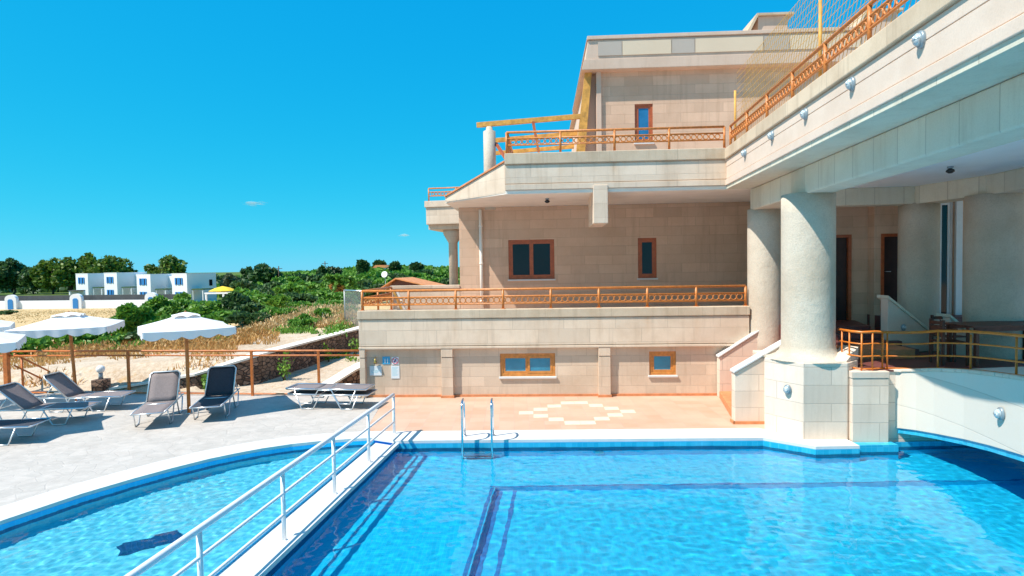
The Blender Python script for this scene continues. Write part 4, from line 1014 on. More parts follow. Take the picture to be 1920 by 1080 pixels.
# parasols
def parasol(loc, rot, Rr, label, zc=2.0, tilt=0.0, first=[None]):
    r = empty('parasol', loc, 0, label, 'parasol', 'white square parasols on the stone deck')
    MB().tube([(0, 0, 0.0), (-tilt * 2.2, 0, 2.15)], 0.038, 10).build('pole', M['pole_wood'], r)
    MB().lathe([(0.06, 0.0), (0.06, 0.015), (0.035, 0.03), (0.035, 0.12)], 0, 0, 14).build('base_socket', M['alu'], r)
    top = Vector((-tilt * 2.2, 0)); n = 10; c = [rot + R(90) * k for k in range(4)]
    cs = [Vector((math.cos(a), math.sin(a))) * Rr + top for a in c]
    m = 6; mb = MB(); vs = []; fs = []
    kin = 0.22
    for i in range(m + 1):
        s_ = lerp(kin, 1.0, i / m); zz = zc + 0.24 - 0.24 * ((i / m) ** 0.85) * 1.0
        for k in range(4):
            a, b = cs[k] - top, cs[(k + 1) % 4] - top
            for j in range(n):
                q = a.lerp(b, j / n) * s_; sag = 0.035 * math.sin(math.pi * j / n) * (i / m)
                vs.append((top.x + q.x * (1 - sag * .6), top.y + q.y * (1 - sag * .6), zz - sag * 0.6))
    W4 = 4 * n
    for i in range(m):
        for k in range(W4): fs.append((i * W4 + k, i * W4 + (k + 1) % W4, (i + 1) * W4 + (k + 1) % W4, (i + 1) * W4 + k))
    fs = [tuple(reversed(f)) for f in fs]
    mb.add(vs, fs, False); cn = mb.build('canopy', M['cloth'], r)
    for p_ in cn.data.polygons: p_.use_smooth = False
    # valance with scallops
    mb = MB(); vs = []; fs = []; ns = 48
    for k in range(4):
        a, b = cs[k] - top, cs[(k + 1) % 4] - top
        for j in range(ns):
            t_ = j / ns; q = a.lerp(b, t_); sag = 0.035 * math.sin(math.pi * t_); q *= (1 - sag * .6) * 1.002
            ln = 0.115 + 0.07 * abs(math.sin(math.pi * t_ * 5)); out = 1.0 + 0.01 * math.sin(t_ * 40)
            vs += [(top.x + q.x, top.y + q.y, zc - sag * 0.6), (top.x + q.x * out, top.y + q.y * out, zc - sag * .6 - ln)]
    n2 = len(vs) // 2
    for k in range(n2): l = (k + 1) % n2; fs.append((2 * k, 2 * k + 1, 2 * l + 1, 2 * l))
    mb.add(vs, fs, True); mb.build('valance', M['cloth'], r)
    # vent cap
    mb = MB(); vs = []; fs = []; nn = 40
    for k in range(4):
        a, b = (cs[k] - top) * 0.30, (cs[(k + 1) % 4] - top) * 0.30
        for j in range(nn // 4):
            t_ = j / (nn // 4); q = a.lerp(b, t_); fl = 0.045 * abs(math.sin(math.pi * t_ * 2))
            vs.append((top.x + q.x, top.y + q.y, zc + 0.225 + fl))
    b0 = len(vs); vs += [(top.x + (v[0] - top.x) * .45, top.y + (v[1] - top.y) * .45, zc + .305) for v in vs[:b0]]; vs.append((top.x, top.y, zc + .335))
    for k in range(b0): l = (k + 1) % b0; fs.append((k, l, b0 + l, b0 + k)); fs.append((b0 + k, b0 + l, 2 * b0))
    mb.add(vs, fs, True); mb.build('vent_cap', M['cloth'], r)
    for q in cs:
        MB().tube([(top.x, top.y, zc + .24), (q.x, q.y, zc - .01)], 0.009, 5).build('rib', M['pole_wood'], r)
        MB().tube([(top.x, top.y, zc - .25), (top.x + (q.x - top.x) * .5, top.y + (q.y - top.y) * .5, zc + .13)], 0.008, 5).build('strut', M['pole_wood'], r)
    MB().lathe([(0.02, zc + .32), (0.03, zc + .335), (0.008, zc + .36)], top.x, top.y, 12).build('finial', M['pole_wood'], r)
    return r
parasol((-7.35, 13.17, 0), R(-10), 1.25, 'white square parasol standing between the grey and the charcoal loungers', 1.98)
parasol((-10.95, 14.6, 0), R(-22), 1.40, 'white square parasol on a leaning pole behind the pair of grey loungers', 1.93, 0.05)
parasol((-13.25, 14.2, 0), R(-8), 1.20, 'white parasol mostly cut off by the left edge, the farther and higher of two', 1.97)
parasol((-10.85, 11.55, 0), R(-10), 1.25, 'white parasol cut off by the left edge, the nearer and lower of two', 1.90)

# loungers
def lounger_proto(fab):
    r = empty('sun_lounger'); W = 0.30
    for s_ in (-1, 1):
        MB().tube([(0.70, s_ * W, 0.34), (1.93, s_ * W, 0.34)], 0.018, 8).build('side_rail', M['alu'], r)
        L = [(0.22, 0.31), (0.34, 0.0), (0.62, 0.0), (0.80, 0.31), (1.12, 0.31), (1.30, 0.0), (1.56, 0.0), (1.70, 0.31)]
        MB().tube([(x, s_ * (W + 0.015), z + 0.014) for x, z in L], 0.014, 8).build('leg', M['alu'], r)
    mb = MB(); mb.tube([(0.02, -W, 0.34), (0.72, -W, 0.34)], 0.016, 8); mb.build('head_rail', M['alu'], r)
    mb = MB(); mb.tube([(0.02, W, 0.34), (0.72, W, 0.34)], 0.016, 8); mb.build('head_rail', M['alu'], r)
    for x in (0.04, 1.0, 1.93):
        MB().tube([(x, -W, 0.335), (x, W, 0.335)], 0.014, 8).build('cross_bar', M['alu'], r)
    mb = MB(); n = 12; vs = []
    for i in range(n + 1):
        x = 0.74 + 1.18 * i / n
        for y in (-W, -W * .5, 0, W * .5, W): vs.append((x, y, 0.352 - 0.02 * (1 - (y / W) ** 2)))
    fs = [(i * 5 + k, (i + 1) * 5 + k, (i + 1) * 5 + k + 1, i * 5 + k + 1) for i in range(n) for k in range(4)]
    mb.add(vs, fs, True); st = mb.build('seat', fab, r); st.modifiers.new('th', 'SOLIDIFY').thickness = 0.012
    return r
def lounger(loc, rz, ang, fab, label, cache={}):
    if fab not in cache: r = lounger_proto(M[fab]); cache[fab] = r
    else:
        src = cache[fab]; r = src.copy(); col.objects.link(r)
        for ch in list(src.children):
            if ch.name.split('.')[0] in ('backrest', 'prop'): continue
            c = ch.copy(); col.objects.link(c); c.parent = r
    r.location = loc; r.rotation_euler = (0, 0, rz)
    tag(r, label, 'sun lounger', 'metal-framed sun loungers on the stone deck')
    W = 0.30; ca, sa = math.cos(ang), math.sin(ang); bl = 0.74
    def bp(u, y, w=0.0): return (0.72 - u * ca - w * sa, y, 0.345 + u * sa - w * ca)
    mb = MB(); n = 6; vs = []
    for i in range(n + 1):
        u = bl * i / n; cut = 0.86 if i == n else 1.0
        for y in (-W, -W * .5, 0, W * .5, W): vs.append(bp(u, y * cut, 0.015 * (1 - (y / W) ** 2)))
    fs = [(i * 5 + k, i * 5 + k + 1, (i + 1) * 5 + k + 1, (i + 1) * 5 + k) for i in range(n) for k in range(4)]
    mb.add(vs, fs, True); b = mb.build('backrest', M[fab], r); b.modifiers.new('th', 'SOLIDIFY').thickness = 0.012
    MB().tube([bp(0, -W), bp(bl - .06, -W), bp(bl, -W * .82), bp(bl, W * .82), bp(bl - .06, W), bp(0, W)], 0.017, 8).build('back_tube', M['alu'], b)
    if ang > 0.2:
        for s_ in (-1, 1):
            MB().tube([bp(0.42, s_ * W * .95, 0.02), (0.30 - 0.1, s_ * W * .95, 0.335)], 0.011, 6).build('prop', M['alu'], r)
    return r
# local +x points from head to foot
def place(head, foot, ang, fab, label, z=0):
    d = Vector((foot[0] - head[0], foot[1] - head[1])); rz = math.atan2(d.y, d.x)
    return lounger((head[0], head[1], z), rz, ang, fab, label)
def place2(foot, mid, ang, fab, label):
    """foot = foot bar centre, mid = hinge centre between seat and backrest"""
    f = Vector(foot); m = Vector(mid); d = (f - m).normalized(); head = f - d * 1.93
    return place(tuple(head), tuple(f), ang, fab, label)
place2((-6.54, 12.34), (-6.77, 13.27), R(54), 'sling_dark', 'charcoal lounger with raised back standing right of the parasol pole')
place2((-7.46, 11.85), (-7.87, 13.05), R(52), 'sling', 'grey lounger with raised back pointing at the viewer, left of the parasol pole')
place2((-9.20, 12.72), (-10.25, 12.64), R(42), 'sling', 'grey lounger in side view with raised back, in front of the leaning parasol pole')
place2((-9.16, 13.85), (-10.34, 13.80), R(44), 'sling', 'grey lounger with raised back half hidden behind another, nearest the fence')
place2((-9.17, 11.26), (-10.35, 11.15), R(38), 'sling_dark', 'dark lounger cut off by the left edge, nearest the paddling pool')
place((-14.9, 14.2), (-13.1, 14.0), R(30), 'sling_dark', 'dark lounger end peeping in at the far left beside the fence')
place((-5.20, 13.80), (-3.30, 13.55), 0.0, 'sling', 'flat grey lounger forming the bottom of the stack of two')
place((-5.25, 13.82), (-3.35, 13.57), R(0), 'sling', 'flat grey lounger lying on top of the stack of two', 0.12)

# leaning timber trestle on the lower terrace
Tr = empty('timber_trestle', A2W(-3.15, 0.9), FA, 'light timber folding trestle standing behind the left end of the lower terrace railing', 'trestle')
for y in (0, 0.35):
    mb = MB(); mb.bar((0, y, 2.62), (0.42, y, 1.6), 0.03, 0.05); mb.build('leg', M['soffit'] if y else M['ochre'], Tr)
mb = MB(); mb.bar((0.12, 0, 2.33), (0.12, 0.35, 2.33), 0.03, 0.03); mb.bar((0.28, 0, 1.94), (0.28, 0.35, 1.94), 0.03, 0.03); mb.build('rungs', M['ochre'], Tr)

# ================================================================ BACKGROUND
def quads(name, C, size, mat, parent=None, flat=0.0, aspect=1.6, updir=None, seed=1):
    """many small leaf faces at the points C"""
    g = np.random.default_rng(seed); n = len(C); C = np.asarray(C, dtype=float)
    a = g.normal(size=(n, 3)); a[:, 2] *= (1 - flat); a /= np.linalg.norm(a, axis=1)[:, None]
    if updir is not None: a = a * 0.35 + np.array(updir); a /= np.linalg.norm(a, axis=1)[:, None]
    b = np.cross(a, g.normal(size=(n, 3))); b /= np.linalg.norm(b, axis=1)[:, None]
    s = (size * g.uniform(0.6, 1.4, n))[:, None]
    V = np.empty((n, 4, 3)); V[:, 0] = C - a * s * aspect * .5; V[:, 1] = C + b * s * .5; V[:, 2] = C + a * s * aspect * .5; V[:, 3] = C - b * s * .5
    me = bpy.data.meshes.new(name); me.vertices.add(4 * n); me.loops.add(4 * n); me.polygons.add(n)
    me.vertices.foreach_set('co', V.reshape(-1)); me.loops.foreach_set('vertex_index', np.arange(4 * n))
    me.polygons.foreach_set('loop_start', np.arange(n) * 4); me.polygons.foreach_set('loop_total', np.full(n, 4))
    me.materials.append(mat); me.update(); me.validate()
    o = bpy.data.objects.new(name, me); col.objects.link(o)
    if parent is not None: o.parent = parent
    return o
def clump_points(g, rx, ry, rz, z0, K, n, cr=0.34, bottom=-0.75):
    """leaf points in K clumps spread over an ellipsoid crown"""
    P = []
    for k in range(K):
        d = g.normal(size=3); d /= np.linalg.norm(d); d[2] = max(d[2], bottom); r = g.uniform(0.45, 0.88)
        c = np.array([d[0] * rx * r, d[1] * ry * r, d[2] * rz * r]); q = g.normal(size=(n // K, 3)); q /= np.linalg.norm(q, axis=1)[:, None]
        q *= (g.uniform(0.35, 1.0, n // K) ** 0.5)[:, None] * cr * g.uniform(0.7, 1.3)
        q[:, 0] *= rx; q[:, 1] *= ry; q[:, 2] *= rz * 0.9
        P.append(c + q)
    P = np.concatenate(P); P[:, 2] += z0; return P
def tree(loc, h, wd, mat, label, group, cat='tree', name='tree', trunk=0.35, K=22, n=1500, leaf=0.35, seed=1, crown_h=None):
    g = np.random.default_rng(seed); r = empty(name, loc, g.uniform(0, 6), label, cat, group)
    ch = crown_h or h * (1 - trunk); z0 = h - ch / 2
    pts = clump_points(g, wd / 2, wd / 2, ch / 2, z0, K, n)
    if trunk > 0.02:
        mb = MB(); mb.tube([(0, 0, -0.5), (0.03 * h * g.normal(), 0.02 * h, h * trunk), (0, 0, h * .75)], [0.035 * h, 0.026 * h, 0.01 * h], 7)
        for k in range(4):
            a = g.uniform(0, 6.28); mb.tube([(0, 0, h * trunk * .9), (math.cos(a) * wd * .28, math.sin(a) * wd * .28, h * .68)], [0.016 * h, 0.006 * h], 5)
        mb.build('trunk', M['bark'], r)
    quads('crown', pts, leaf, mat, r, seed=seed + 3)
    return r
def hseg(px, Y): p = at(px, 520, Y); return p.x, p.y, ground_z(p.x, p.y)
def tree_px(px, ytop, wpx, Y, mat, label, group, **k):
    x, y, gz = hseg(px, Y); top = at(px, ytop, Y).z
    return tree((x, y, gz), max(0.5, top - gz), wpx * Y / 1100, mat, label, group, **k)

GP = 'umbrella pines behind the white villas'
for i, (px, yt, wp, Y, lb, mt) in enumerate((
    (-25, 486, 60, 175, 'dark pine at the far left edge of the tree row', 'leaf_dark'),
    (22, 484, 50, 178, 'dark slender pine second from the left edge of the tree row', 'leaf_dark'),
    (62, 497, 48, 176, 'lower dark pine left of the tall pine clump', 'leaf_dark'),
    (98, 484, 62, 172, 'sunlit pine at the left side of the tall clump', 'leaf_pine'),
    (133, 476, 66, 170, 'tallest round-crowned pine of the row left of the villas', 'leaf_pine'),
    (172, 480, 62, 172, 'round-crowned pine above the leftmost villa', 'leaf_pine'),
    (212, 479, 66, 170, 'broad umbrella pine at the right end of the pine row', 'leaf_pine'),
    (312, 479, 74, 182, 'lone umbrella pine rising behind the right villas', 'leaf_pine'))):
    tree_px(px, yt, wp, Y, M[mt], lb, GP, K=34, n=3600, leaf=0.7, seed=20 + i, trunk=0.10, name='pine_tree')
GB = 'trees on the green plain and hillside'
for i, (px, yt, wp, Y, lb, mt, tr) in enumerate((
    (432, 514, 46, 120, 'grey-green olive tree right of the yellow parasol', 'leaf_olive', .15),
    (470, 502, 34, 165, 'thin dark tree left of the eucalyptus', 'leaf_dark', .3),
    (497, 496, 52, 150, 'tall loose eucalyptus standing above the plain', 'leaf_dark', .3),
    (405, 517, 40, 190, 'dark bush on the horizon right of the villas', 'leaf_dark', .1),
    (607, 498, 28, 170, 'small dark tree on the skyline left of the palm', 'leaf_dark', .2),
    (628, 500, 26, 180, 'olive-green tree on the skyline above the palm', 'leaf_olive', .2),
    (679, 489, 24, 230, 'round dark tree on the hill left of the pink house', 'leaf_dark', .2),
    (712, 490, 22, 300, 'flat tree behind the pink roofed house', 'leaf_dark', .2),
    (738, 493, 26, 260, 'round dark tree on the hill right of the pink house', 'leaf_dark', .2),
    (780, 495, 20, 260, 'small tree on the skyline above the orange roof', 'leaf_dark', .2))):
    tree_px(px, yt, wp, Y, M[mt], lb, GB, K=16, n=1400, leaf=0.006 * Y, seed=50 + i, trunk=tr)
# rounded orchard trees filling the plain
gr = np.random.default_rng(5)
k = 0
spots = []
for px, yt, wp, Y in ((340, 546, 30, 70), (455, 538, 50, 80), (465, 523, 60, 105), (470, 543, 60, 62), (505, 527, 70, 92), (530, 517, 70, 150), (565, 514, 90, 160), (548, 532, 74, 80),
                      (585, 524, 70, 105), (600, 540, 70, 62), (622, 514, 70, 120), (655, 516, 80, 125), (650, 533, 60, 75), (690, 508, 80, 170), (685, 525, 60, 100), (728, 512, 70, 170), (720, 522, 60, 120),
                      (765, 508, 80, 190), (770, 519, 60, 130), (800, 506, 80, 200), (810, 517, 60, 140), (835, 508, 60, 200), (440, 518, 60, 210), (500, 516, 60, 230), (390, 522, 50, 150), (838, 520, 40, 120)):
    spots.append((px, yt, wp, Y))
ORD = 'leftmost second third fourth fifth sixth seventh eighth ninth tenth eleventh twelfth thirteenth fourteenth fifteenth sixteenth seventeenth eighteenth nineteenth twentieth twenty-first twenty-second twenty-third twenty-fourth twenty-fifth rightmost'.split()
spots.sort()
for i, (px, yt, wp, Y) in enumerate(spots):
    mt = ('leaf_green', 'leaf_dark', 'leaf_green')[i % 3]
    tree_px(px, yt + 1, wp, Y, M[mt], ('bright green', 'darker green', 'bright green')[i % 3] + ' rounded orchard tree, ' + ORD[i] + (' from the left' if 0 < i < 25 else '') + ' of the plain', 'orchard trees on the plain', K=18, n=1500, leaf=0.0055 * Y, seed=90 + i, trunk=0.08, cat='tree')
# near bushes between the path and the field
GN = 'leafy bushes beyond the path'
for i, (px, yt, wp, Y, lb, mt, bt) in enumerate((
    (248, 566, 62, 27, 'large leafy fig bush standing between the two whole parasols', 'leaf_green', 0),
    (292, 560, 70, 31, 'wide green bush above the right parasol, left part', 'leaf_green', 0),
    (340, 553, 80, 36, 'wide green bush directly above the right parasol', 'leaf_green', 0),
    (392, 564, 80, 31, 'green bush above the right edge of the right parasol', 'leaf_green', 0),
    (447, 552, 70, 31, 'tall dark fig bush right of the parasols', 'leaf_dark', 0),
    (468, 586, 74, 27, 'shaded dark bush base above the dry path', 'leaf_dark', 0),
    (500, 548, 76, 40, 'leafy bush behind the dry grass bank', 'leaf_green', 0),
    (552, 549, 76, 42, 'mid green bush behind the dry bank', 'leaf_dark', 0),
    (522, 553, 34, 36, 'bright lime green bush in the middle of the bushes', 'leaf_lime', 0),
    (598, 547, 70, 46, 'green bush left of the wire fence', 'leaf_green', 0),
    (640, 548, 60, 48, 'green bush behind the wire fence', 'leaf_green', 0),
    (85, 626, 130, 23.5, 'low green bush under the left parasol', 'leaf_green', 1),
    (180, 622, 100, 24, 'low green bush between the left parasol pole and the fig bush', 'leaf_green', 1),
    (15, 636, 90, 23, 'low green bush at the far left behind the fence', 'leaf_green', 1),
    (8, 598, 40, 60, 'small dark bush at the left edge in the dry field', 'leaf_dark', 1),
    (275, 624, 70, 25, 'low dark bush left of the right parasol pole', 'leaf_dark', 1),
    (372, 640, 46, 23.5, 'low green bush right of the right parasol pole', 'leaf_green', 1),
    (520, 590, 70, 28, 'leafy bush between the dark fig bush and the dry bank', 'leaf_green', 0),
    (425, 590, 80, 29, 'broad green bush right of the right parasol canopy', 'leaf_green', 0),
    (310, 596, 80, 27, 'green bush hidden partly behind the right parasol canopy', 'leaf_green', 0),
    (222, 596, 44, 28, 'small leafy bush at the left edge of the bush belt', 'leaf_green', 0),
    (485, 570, 60, 33, 'bright leafy bush in the gap right of the dark fig bush', 'leaf_green', 0),
    (560, 566, 60, 38, 'low green bush along the top of the dry bank', 'leaf_green', 0),
    (620, 563, 60, 40, 'green bush along the top of the dry bank beside the wire fence', 'leaf_green', 0),
    (565, 600, 60, 25.5, 'small green shrub at the foot of the dry bank', 'leaf_green', 1),
    (605, 604, 34, 27, 'smaller green shrub beside the wire fence', 'leaf_green', 1))):
    tree_px(px, yt, wp, Y, M[mt], lb, GN, K=14 if bt else 26, n=1500 if bt else 4200, leaf=0.15 if bt else 0.18, seed=200 + i, trunk=0.02, cat='bush', name='bush')
# small plants behind the deck fence
def plant(px, Y, h, n, label, mat='leaf_lime', leaf=0.07, spread=0.18):
    x, y, gz = hseg(px, Y); g = np.random.default_rng(int(px)); r = empty('shrub', (x, y, gz), 0, label, 'shrub')
    mb = MB(); P = []
    for k in range(6):
        a = g.uniform(0, 6.28); tip = np.array([math.cos(a) * spread, math.sin(a) * spread, h * g.uniform(.6, 1)])
        mb.tube([(0, 0, -.05), tuple(tip * .5 + np.array([0, 0, .05])), tuple(tip)], [0.012, .008, .003], 5)
        for q in range(n // 6): t_ = g.uniform(.25, 1.05); P.append(tip * t_ + g.normal(size=3) * 0.05)
    mb.build('stem', M['bark'], r); quads('leaves', P, leaf, M[mat], r, seed=int(px))
plant(385, 15.9, 0.42, 150, 'small bright lime plant behind the charcoal lounger')
plant(526, 17.2, 0.85, 110, 'spindly lime green sapling in front of the dark stone wall')
plant(612, 20.5, 0.6, 90, 'small green plant on the dirt slope behind the right fence post')
plant(663, 22.0, 0.8, 90, 'small plant against the dark wall beside the building corner')

# dry grasses and weeds
def grass(name, region, n, h, mat, seed, wd=0.03):
    g = np.random.default_rng(seed); C = []
    while len(C) < n:
        px = g.uniform(*region[0]); Y = g.uniform(*region[1]); x, y, gz = hseg(px, Y)
        if noise.noise((x * 0.5, y * 0.5, seed)) + g.uniform(-.25, .25) < region[2]: continue
        hh = h * g.uniform(.35, 1.1)
        C.append((x, y, gz, hh))
    C = np.array(C); m = len(C)
    a = np.stack([g.normal(size=m) * .35, g.normal(size=m) * .35, np.ones(m)], 1); a *= C[:, 3:4]
    b = np.stack([g.normal(size=m), g.normal(size=m), np.zeros(m)], 1); b /= np.linalg.norm(b, axis=1)[:, None]; b *= wd * (0.6 + g.uniform(0, 1, m))[:, None]
    B = C[:, :3] - np.array([0, 0, .03]); V = np.empty((m, 4, 3)); V[:, 0] = B - b; V[:, 1] = B + b; V[:, 2] = B + a + b * .25; V[:, 3] = B + a - b * .25
    me = bpy.data.meshes.new(name); me.vertices.add(4 * m); me.loops.add(4 * m); me.polygons.add(m)
    me.vertices.foreach_set('co', V.reshape(-1)); me.loops.foreach_set('vertex_index', np.arange(4 * m))
    me.polygons.foreach_set('loop_start', np.arange(m) * 4); me.polygons.foreach_set('loop_total', np.full(m, 4))
    me.materials.append(mat); me.update()
    o = bpy.data.objects.new(name, me); col.objects.link(o); tag(o, kind='stuff'); return o
o = grass('dry_grass_bank', ((505, 662), (25.0, 33), .05), 6000, 0.32, M['dry_pale'], 3, 0.018); tag(o, 'tall pale straw grass on the bank right of the bushes', 'dry grass')
o = grass('dry_weeds', ((-40, 520), (20.0, 25.5), .2), 3500, 0.2, M['dry'], 4, 0.022); tag(o, 'rust-orange dry weeds along the far side of the dirt path', 'dry grass')
o = grass('field_stubble', ((-60, 300), (40, 95), -.2), 5000, 0.12, M['dry_pale'], 6, 0.05); tag(o, 'straw stubble over the golden field before the white wall', 'dry grass')
o = grass('path_tufts', ((-40, 440), (16.2, 21), .12), 2500, 0.22, M['dry'], 8, 0.02); tag(o, 'short scattered dry tufts on the dirt path behind the fence', 'dry grass')

def mounds(name, region, n, r0, r1, per, leaf, mat, seed, thr):
    g = np.random.default_rng(seed); P = []; c = 0
    while c < n:
        px = g.uniform(*region[0]); Y = g.uniform(*region[1]); x, y, gz = hseg(px, Y)
        if noise.noise((x * 0.45, y * 0.45, seed * 1.7)) + g.uniform(-.15, .15) < thr: continue
        c += 1; r_ = g.uniform(r0, r1); q = g.normal(size=(per, 3)) * r_ * .5; q[:, 2] = np.abs(q[:, 2]) * g.uniform(.45, .95)
        P.append(q + np.array([x, y, gz]))
    return quads(name, np.concatenate(P), leaf, mat, None, updir=(0, 0, .5), aspect=2.6, seed=seed)
o = mounds('orange_weeds', ((-40, 500), (20.3, 25.5)), 700, .14, .36, 60, .05, M['dry'], 12, -.05); tag(o, 'rust-orange dried weed mounds along the far side of the dirt path', 'dry weeds', kind='stuff')
o = mounds('straw_weeds', ((480, 662), (25.0, 34)), 520, .18, .45, 60, .055, M['dry_pale'], 13, -.1); tag(o, 'straw-coloured weed mounds on the bank right of the bushes', 'dry weeds', kind='stuff')
o = mounds('green_weeds', ((-40, 660), (20.6, 31)), 220, .15, .38, 60, .055, M['leaf_green'], 14, .1); tag(o, 'low green weeds scattered among the dry grass', 'weeds', kind='stuff')

# villas
def villa(px, Y, label, gp='white cubic villas beyond the field'):
    x, y, gz = hseg(px, Y); r = empty('villa', (x, y, gz - 0.1), R(-24), label, 'villa', gp)
    W, D, Hh = 4.2, 6.4, 5.6
    mb = MB(); mb.box(0, W, 0, D, -0.5, Hh); mb.box(-0.03, W + .03, -0.03, .15, Hh, Hh + .12); mb.box(W - .12, W + .03, .15, D, Hh, Hh + .12); mb.build('walls', M['villa'], r)
    if px < 300: mb = MB(); mb.box(W, W + 3.0, 3.8, D - .4, -0.5, Hh - .35); mb.build('rear_wing', M['villa'], r)
    for zc_ in (1.5, 4.2):
        for xc in (1.45, 2.55):
            mb = MB(); mb.box(xc - .32, xc + .32, -0.05, 0.0, zc_ - .62, zc_ + .62); wn = mb.build('window', M['glass_dark'], r)
            for s_ in (-1, 1): mb = MB(); mb.box(xc + s_ * .34 - .17, xc + s_ * .34 + .17, -0.12, -0.055, zc_ - .66, zc_ + .66); mb.build('shutter', M['blue_paint'], wn)
    mb = MB(); mb.box(W, W + .05, 4.8, 5.5, 3.2, 4.4); mb.build('side_window', M['glass_dark'], r)
    mb = MB(); mb.box(W + .4, W + 3.4, 0.6, 3.1, 2.55, 2.75); mb.build('pergola_roof', M['leaf_dark'], r)
    for xx in (W + .5, W + 3.2): mb = MB(); mb.box(xx, xx + .15, .7, .85, -.4, 2.55); mb.build('pergola_post', M['villa'], r)
    return r
villa(142, 127, 'leftmost of the four white cubic villas'); villa(195, 123, 'second white cubic villa from the left')
villa(256, 119, 'third white cubic villa from the left'); villa(322, 113, 'rightmost and largest of the four white cubic villas')
x, y, gz = hseg(128, 120); r = empty('garden_shed', (x, y, gz), R(-10), 'small white open shelter left of the leftmost villa', 'shed')
mb = MB(); mb.box(0, .3, 0, 1.8, -.3, 2.4); mb.box(0, 1.9, 1.6, 1.8, -.3, 2.4); mb.build('walls', M['villa'], r); mb = MB(); mb.box(-.1, 2.0, -.1, 1.9, 2.42, 2.55); mb.build('roof', M['dark_hedge'], r)

# boundary wall with arched gateways
Vw = empty('boundary_wall', (0, 0, 0), 0, 'long low white wall with arched blue gateways across the far side of the field', 'wall')
seg = [(-150, 103), (0, 99), (70, 98), (210, 96), (330, 94)]
wp_ = [hseg(p, Y) for p, Y in seg]
mb = MB()
for a, b in zip(wp_, wp_[1:]):
    A_, B_ = Vector((a[0], a[1], 0)), Vector((b[0], b[1], 0)); mb.bar(A_ + Vector((0, 0, -2.0)), B_ + Vector((0, 0, -2.0)), 0.3, 1.75)
mb.build('wall', M['villa'], Vw)
mb = MB()
for a, b in zip(wp_, wp_[1:]):
    A_, B_ = Vector((a[0], a[1] + 1.0, 0)), Vector((b[0], b[1] + 1.0, 0)); mb.bar(A_ + Vector((0, 0, -0.85)), B_ + Vector((0, 0, -0.85)), 0.1, 1.1)
mb.build('dark_screen', M['dark_hedge'], Vw)
for px, Y in ((20, 98.2), (142, 96.6), (283, 94.2)):
    x, y, gz = hseg(px, Y); n = 10; poly = [(-.95, -0.4), (.95, -0.4), (.95, 1.7)] + [(.95 * math.cos(math.pi * k / n), 1.75 + .75 * math.sin(math.pi * k / n)) for k in range(1, n)] + [(-.95, 1.7)]
    mb = MB(); mb.xprism([(a, b) for a, b in poly], -.3, .3); g = mb.build('gateway', M['villa'], Vw, loc=(x, y, gz))
    mb = MB(); mb.xprism([(-.42, 0), (.42, 0), (.42, 1.55), (.2, 1.75), (-.2, 1.75), (-.42, 1.55)], -.36, -.302); mb.build('gate_door', M['blue_paint'], g)
# white pergola with yellow parasol
x, y, gz = hseg(383, 96); Pg = empty('white_pergola', (x, y, gz), R(-6), 'low white pergola frame right of the villas', 'pergola')
mb = MB(); mb.box(0, 5.2, -.15, .15, 2.1, 2.35); mb.box(0, 5.2, 3, 3.3, 2.1, 2.35); mb.build('beam', M['villa'], Pg)
for xx in (0.1, 3.1, 4.95):
    mb = MB(); mb.box(xx, xx + .25, -.12, .12, -.3, 2.1); mb.build('post', M['villa'], Pg)
x, y, gz = hseg(417, 100); Yp = empty('yellow_parasol', (x, y, gz), 0, 'yellow parasol above the white pergola', 'parasol')
mb = MB(); mb.lathe([(2.2, 2.55), (2.2, 2.62), (1.2, 3.1), (0.05, 3.4)], 0, 0, 10, False); mb.build('canopy', M['yellow_cloth'], Yp); MB().tube([(0, 0, -.2), (0, 0, 3.0)], .05, 6).build('pole', M['bark'], Yp)

# palm
x, y, gz = hseg(632, 66); top = at(632, 528, 66).z; Pm = empty('palm_tree', (x, y, gz), 0, 'palm with arching fronds and a skirt of dead orange fronds', 'palm tree')
MB().tube([(0, 0, -.3), (0, 0, top - gz)], [0.35, 0.28], 9).build('trunk', M['bark'], Pm)
g = np.random.default_rng(9); C = []; Cd = []
for k in range(34):
    a = g.uniform(0, 6.28); up = g.uniform(-.2, 1.1)
    for t_ in np.linspace(.1, 1, 26):
        p = (math.cos(a) * 2.3 * t_ * math.cos(up * .8), math.sin(a) * 2.3 * t_ * math.cos(up * .8), top - gz + 2.0 * t_ * math.sin(up) - 1.1 * t_ * t_)
        for q in range(3): C.append(np.array(p) + g.normal(size=3) * .07)
for k in range(500): a = g.uniform(0, 6.28); r_ = g.uniform(.1, .9); Cd.append((math.cos(a) * r_, math.sin(a) * r_, top - gz - .1 - g.uniform(0, 1.4)))
quads('fronds', C, 0.17, M['leaf_green'], Pm, seed=4, aspect=3); quads('dead_fronds', Cd, 0.22, M['dry'], Pm, seed=5, aspect=3)

# orange roofed house and the pink one on the hill
x, y, gz = hseg(748, 62); Hs = empty('low_house', (x, y, gz), R(-12), 'low house with an orange tiled gable roof behind the terrace wall', 'house')
zt = at(748, 521, 62).z - gz
mb = MB(); mb.box(-1.2, 3.2, 0, 4, -.3, zt - .95); mb.build('walls', M['wall_dark'], Hs)
mb = MB(); mb.xprism([(-1.9, zt - 1.0), (-0.2, zt), (3.9, zt - .95), (3.9, zt - 1.05), (-0.2, zt - .12), (-1.9, zt - 1.1)], -.5, 4.5); mb.build('roof', M['rooftile'], Hs)
mb = MB(); mb.xprism([(-1.2, zt - .95), (-0.2, zt - .15), (2.9, zt - .95)], 0.0, .2); mb.build('gable', M['dark_wood'], Hs)  # dark colour stands for the shadow in the gable under the roof
MB().tube([(-1.4, -.3, 0), (-1.4, -.3, zt + .35)], 0.03, 6).build('mast', M['grey_wire'], Hs)
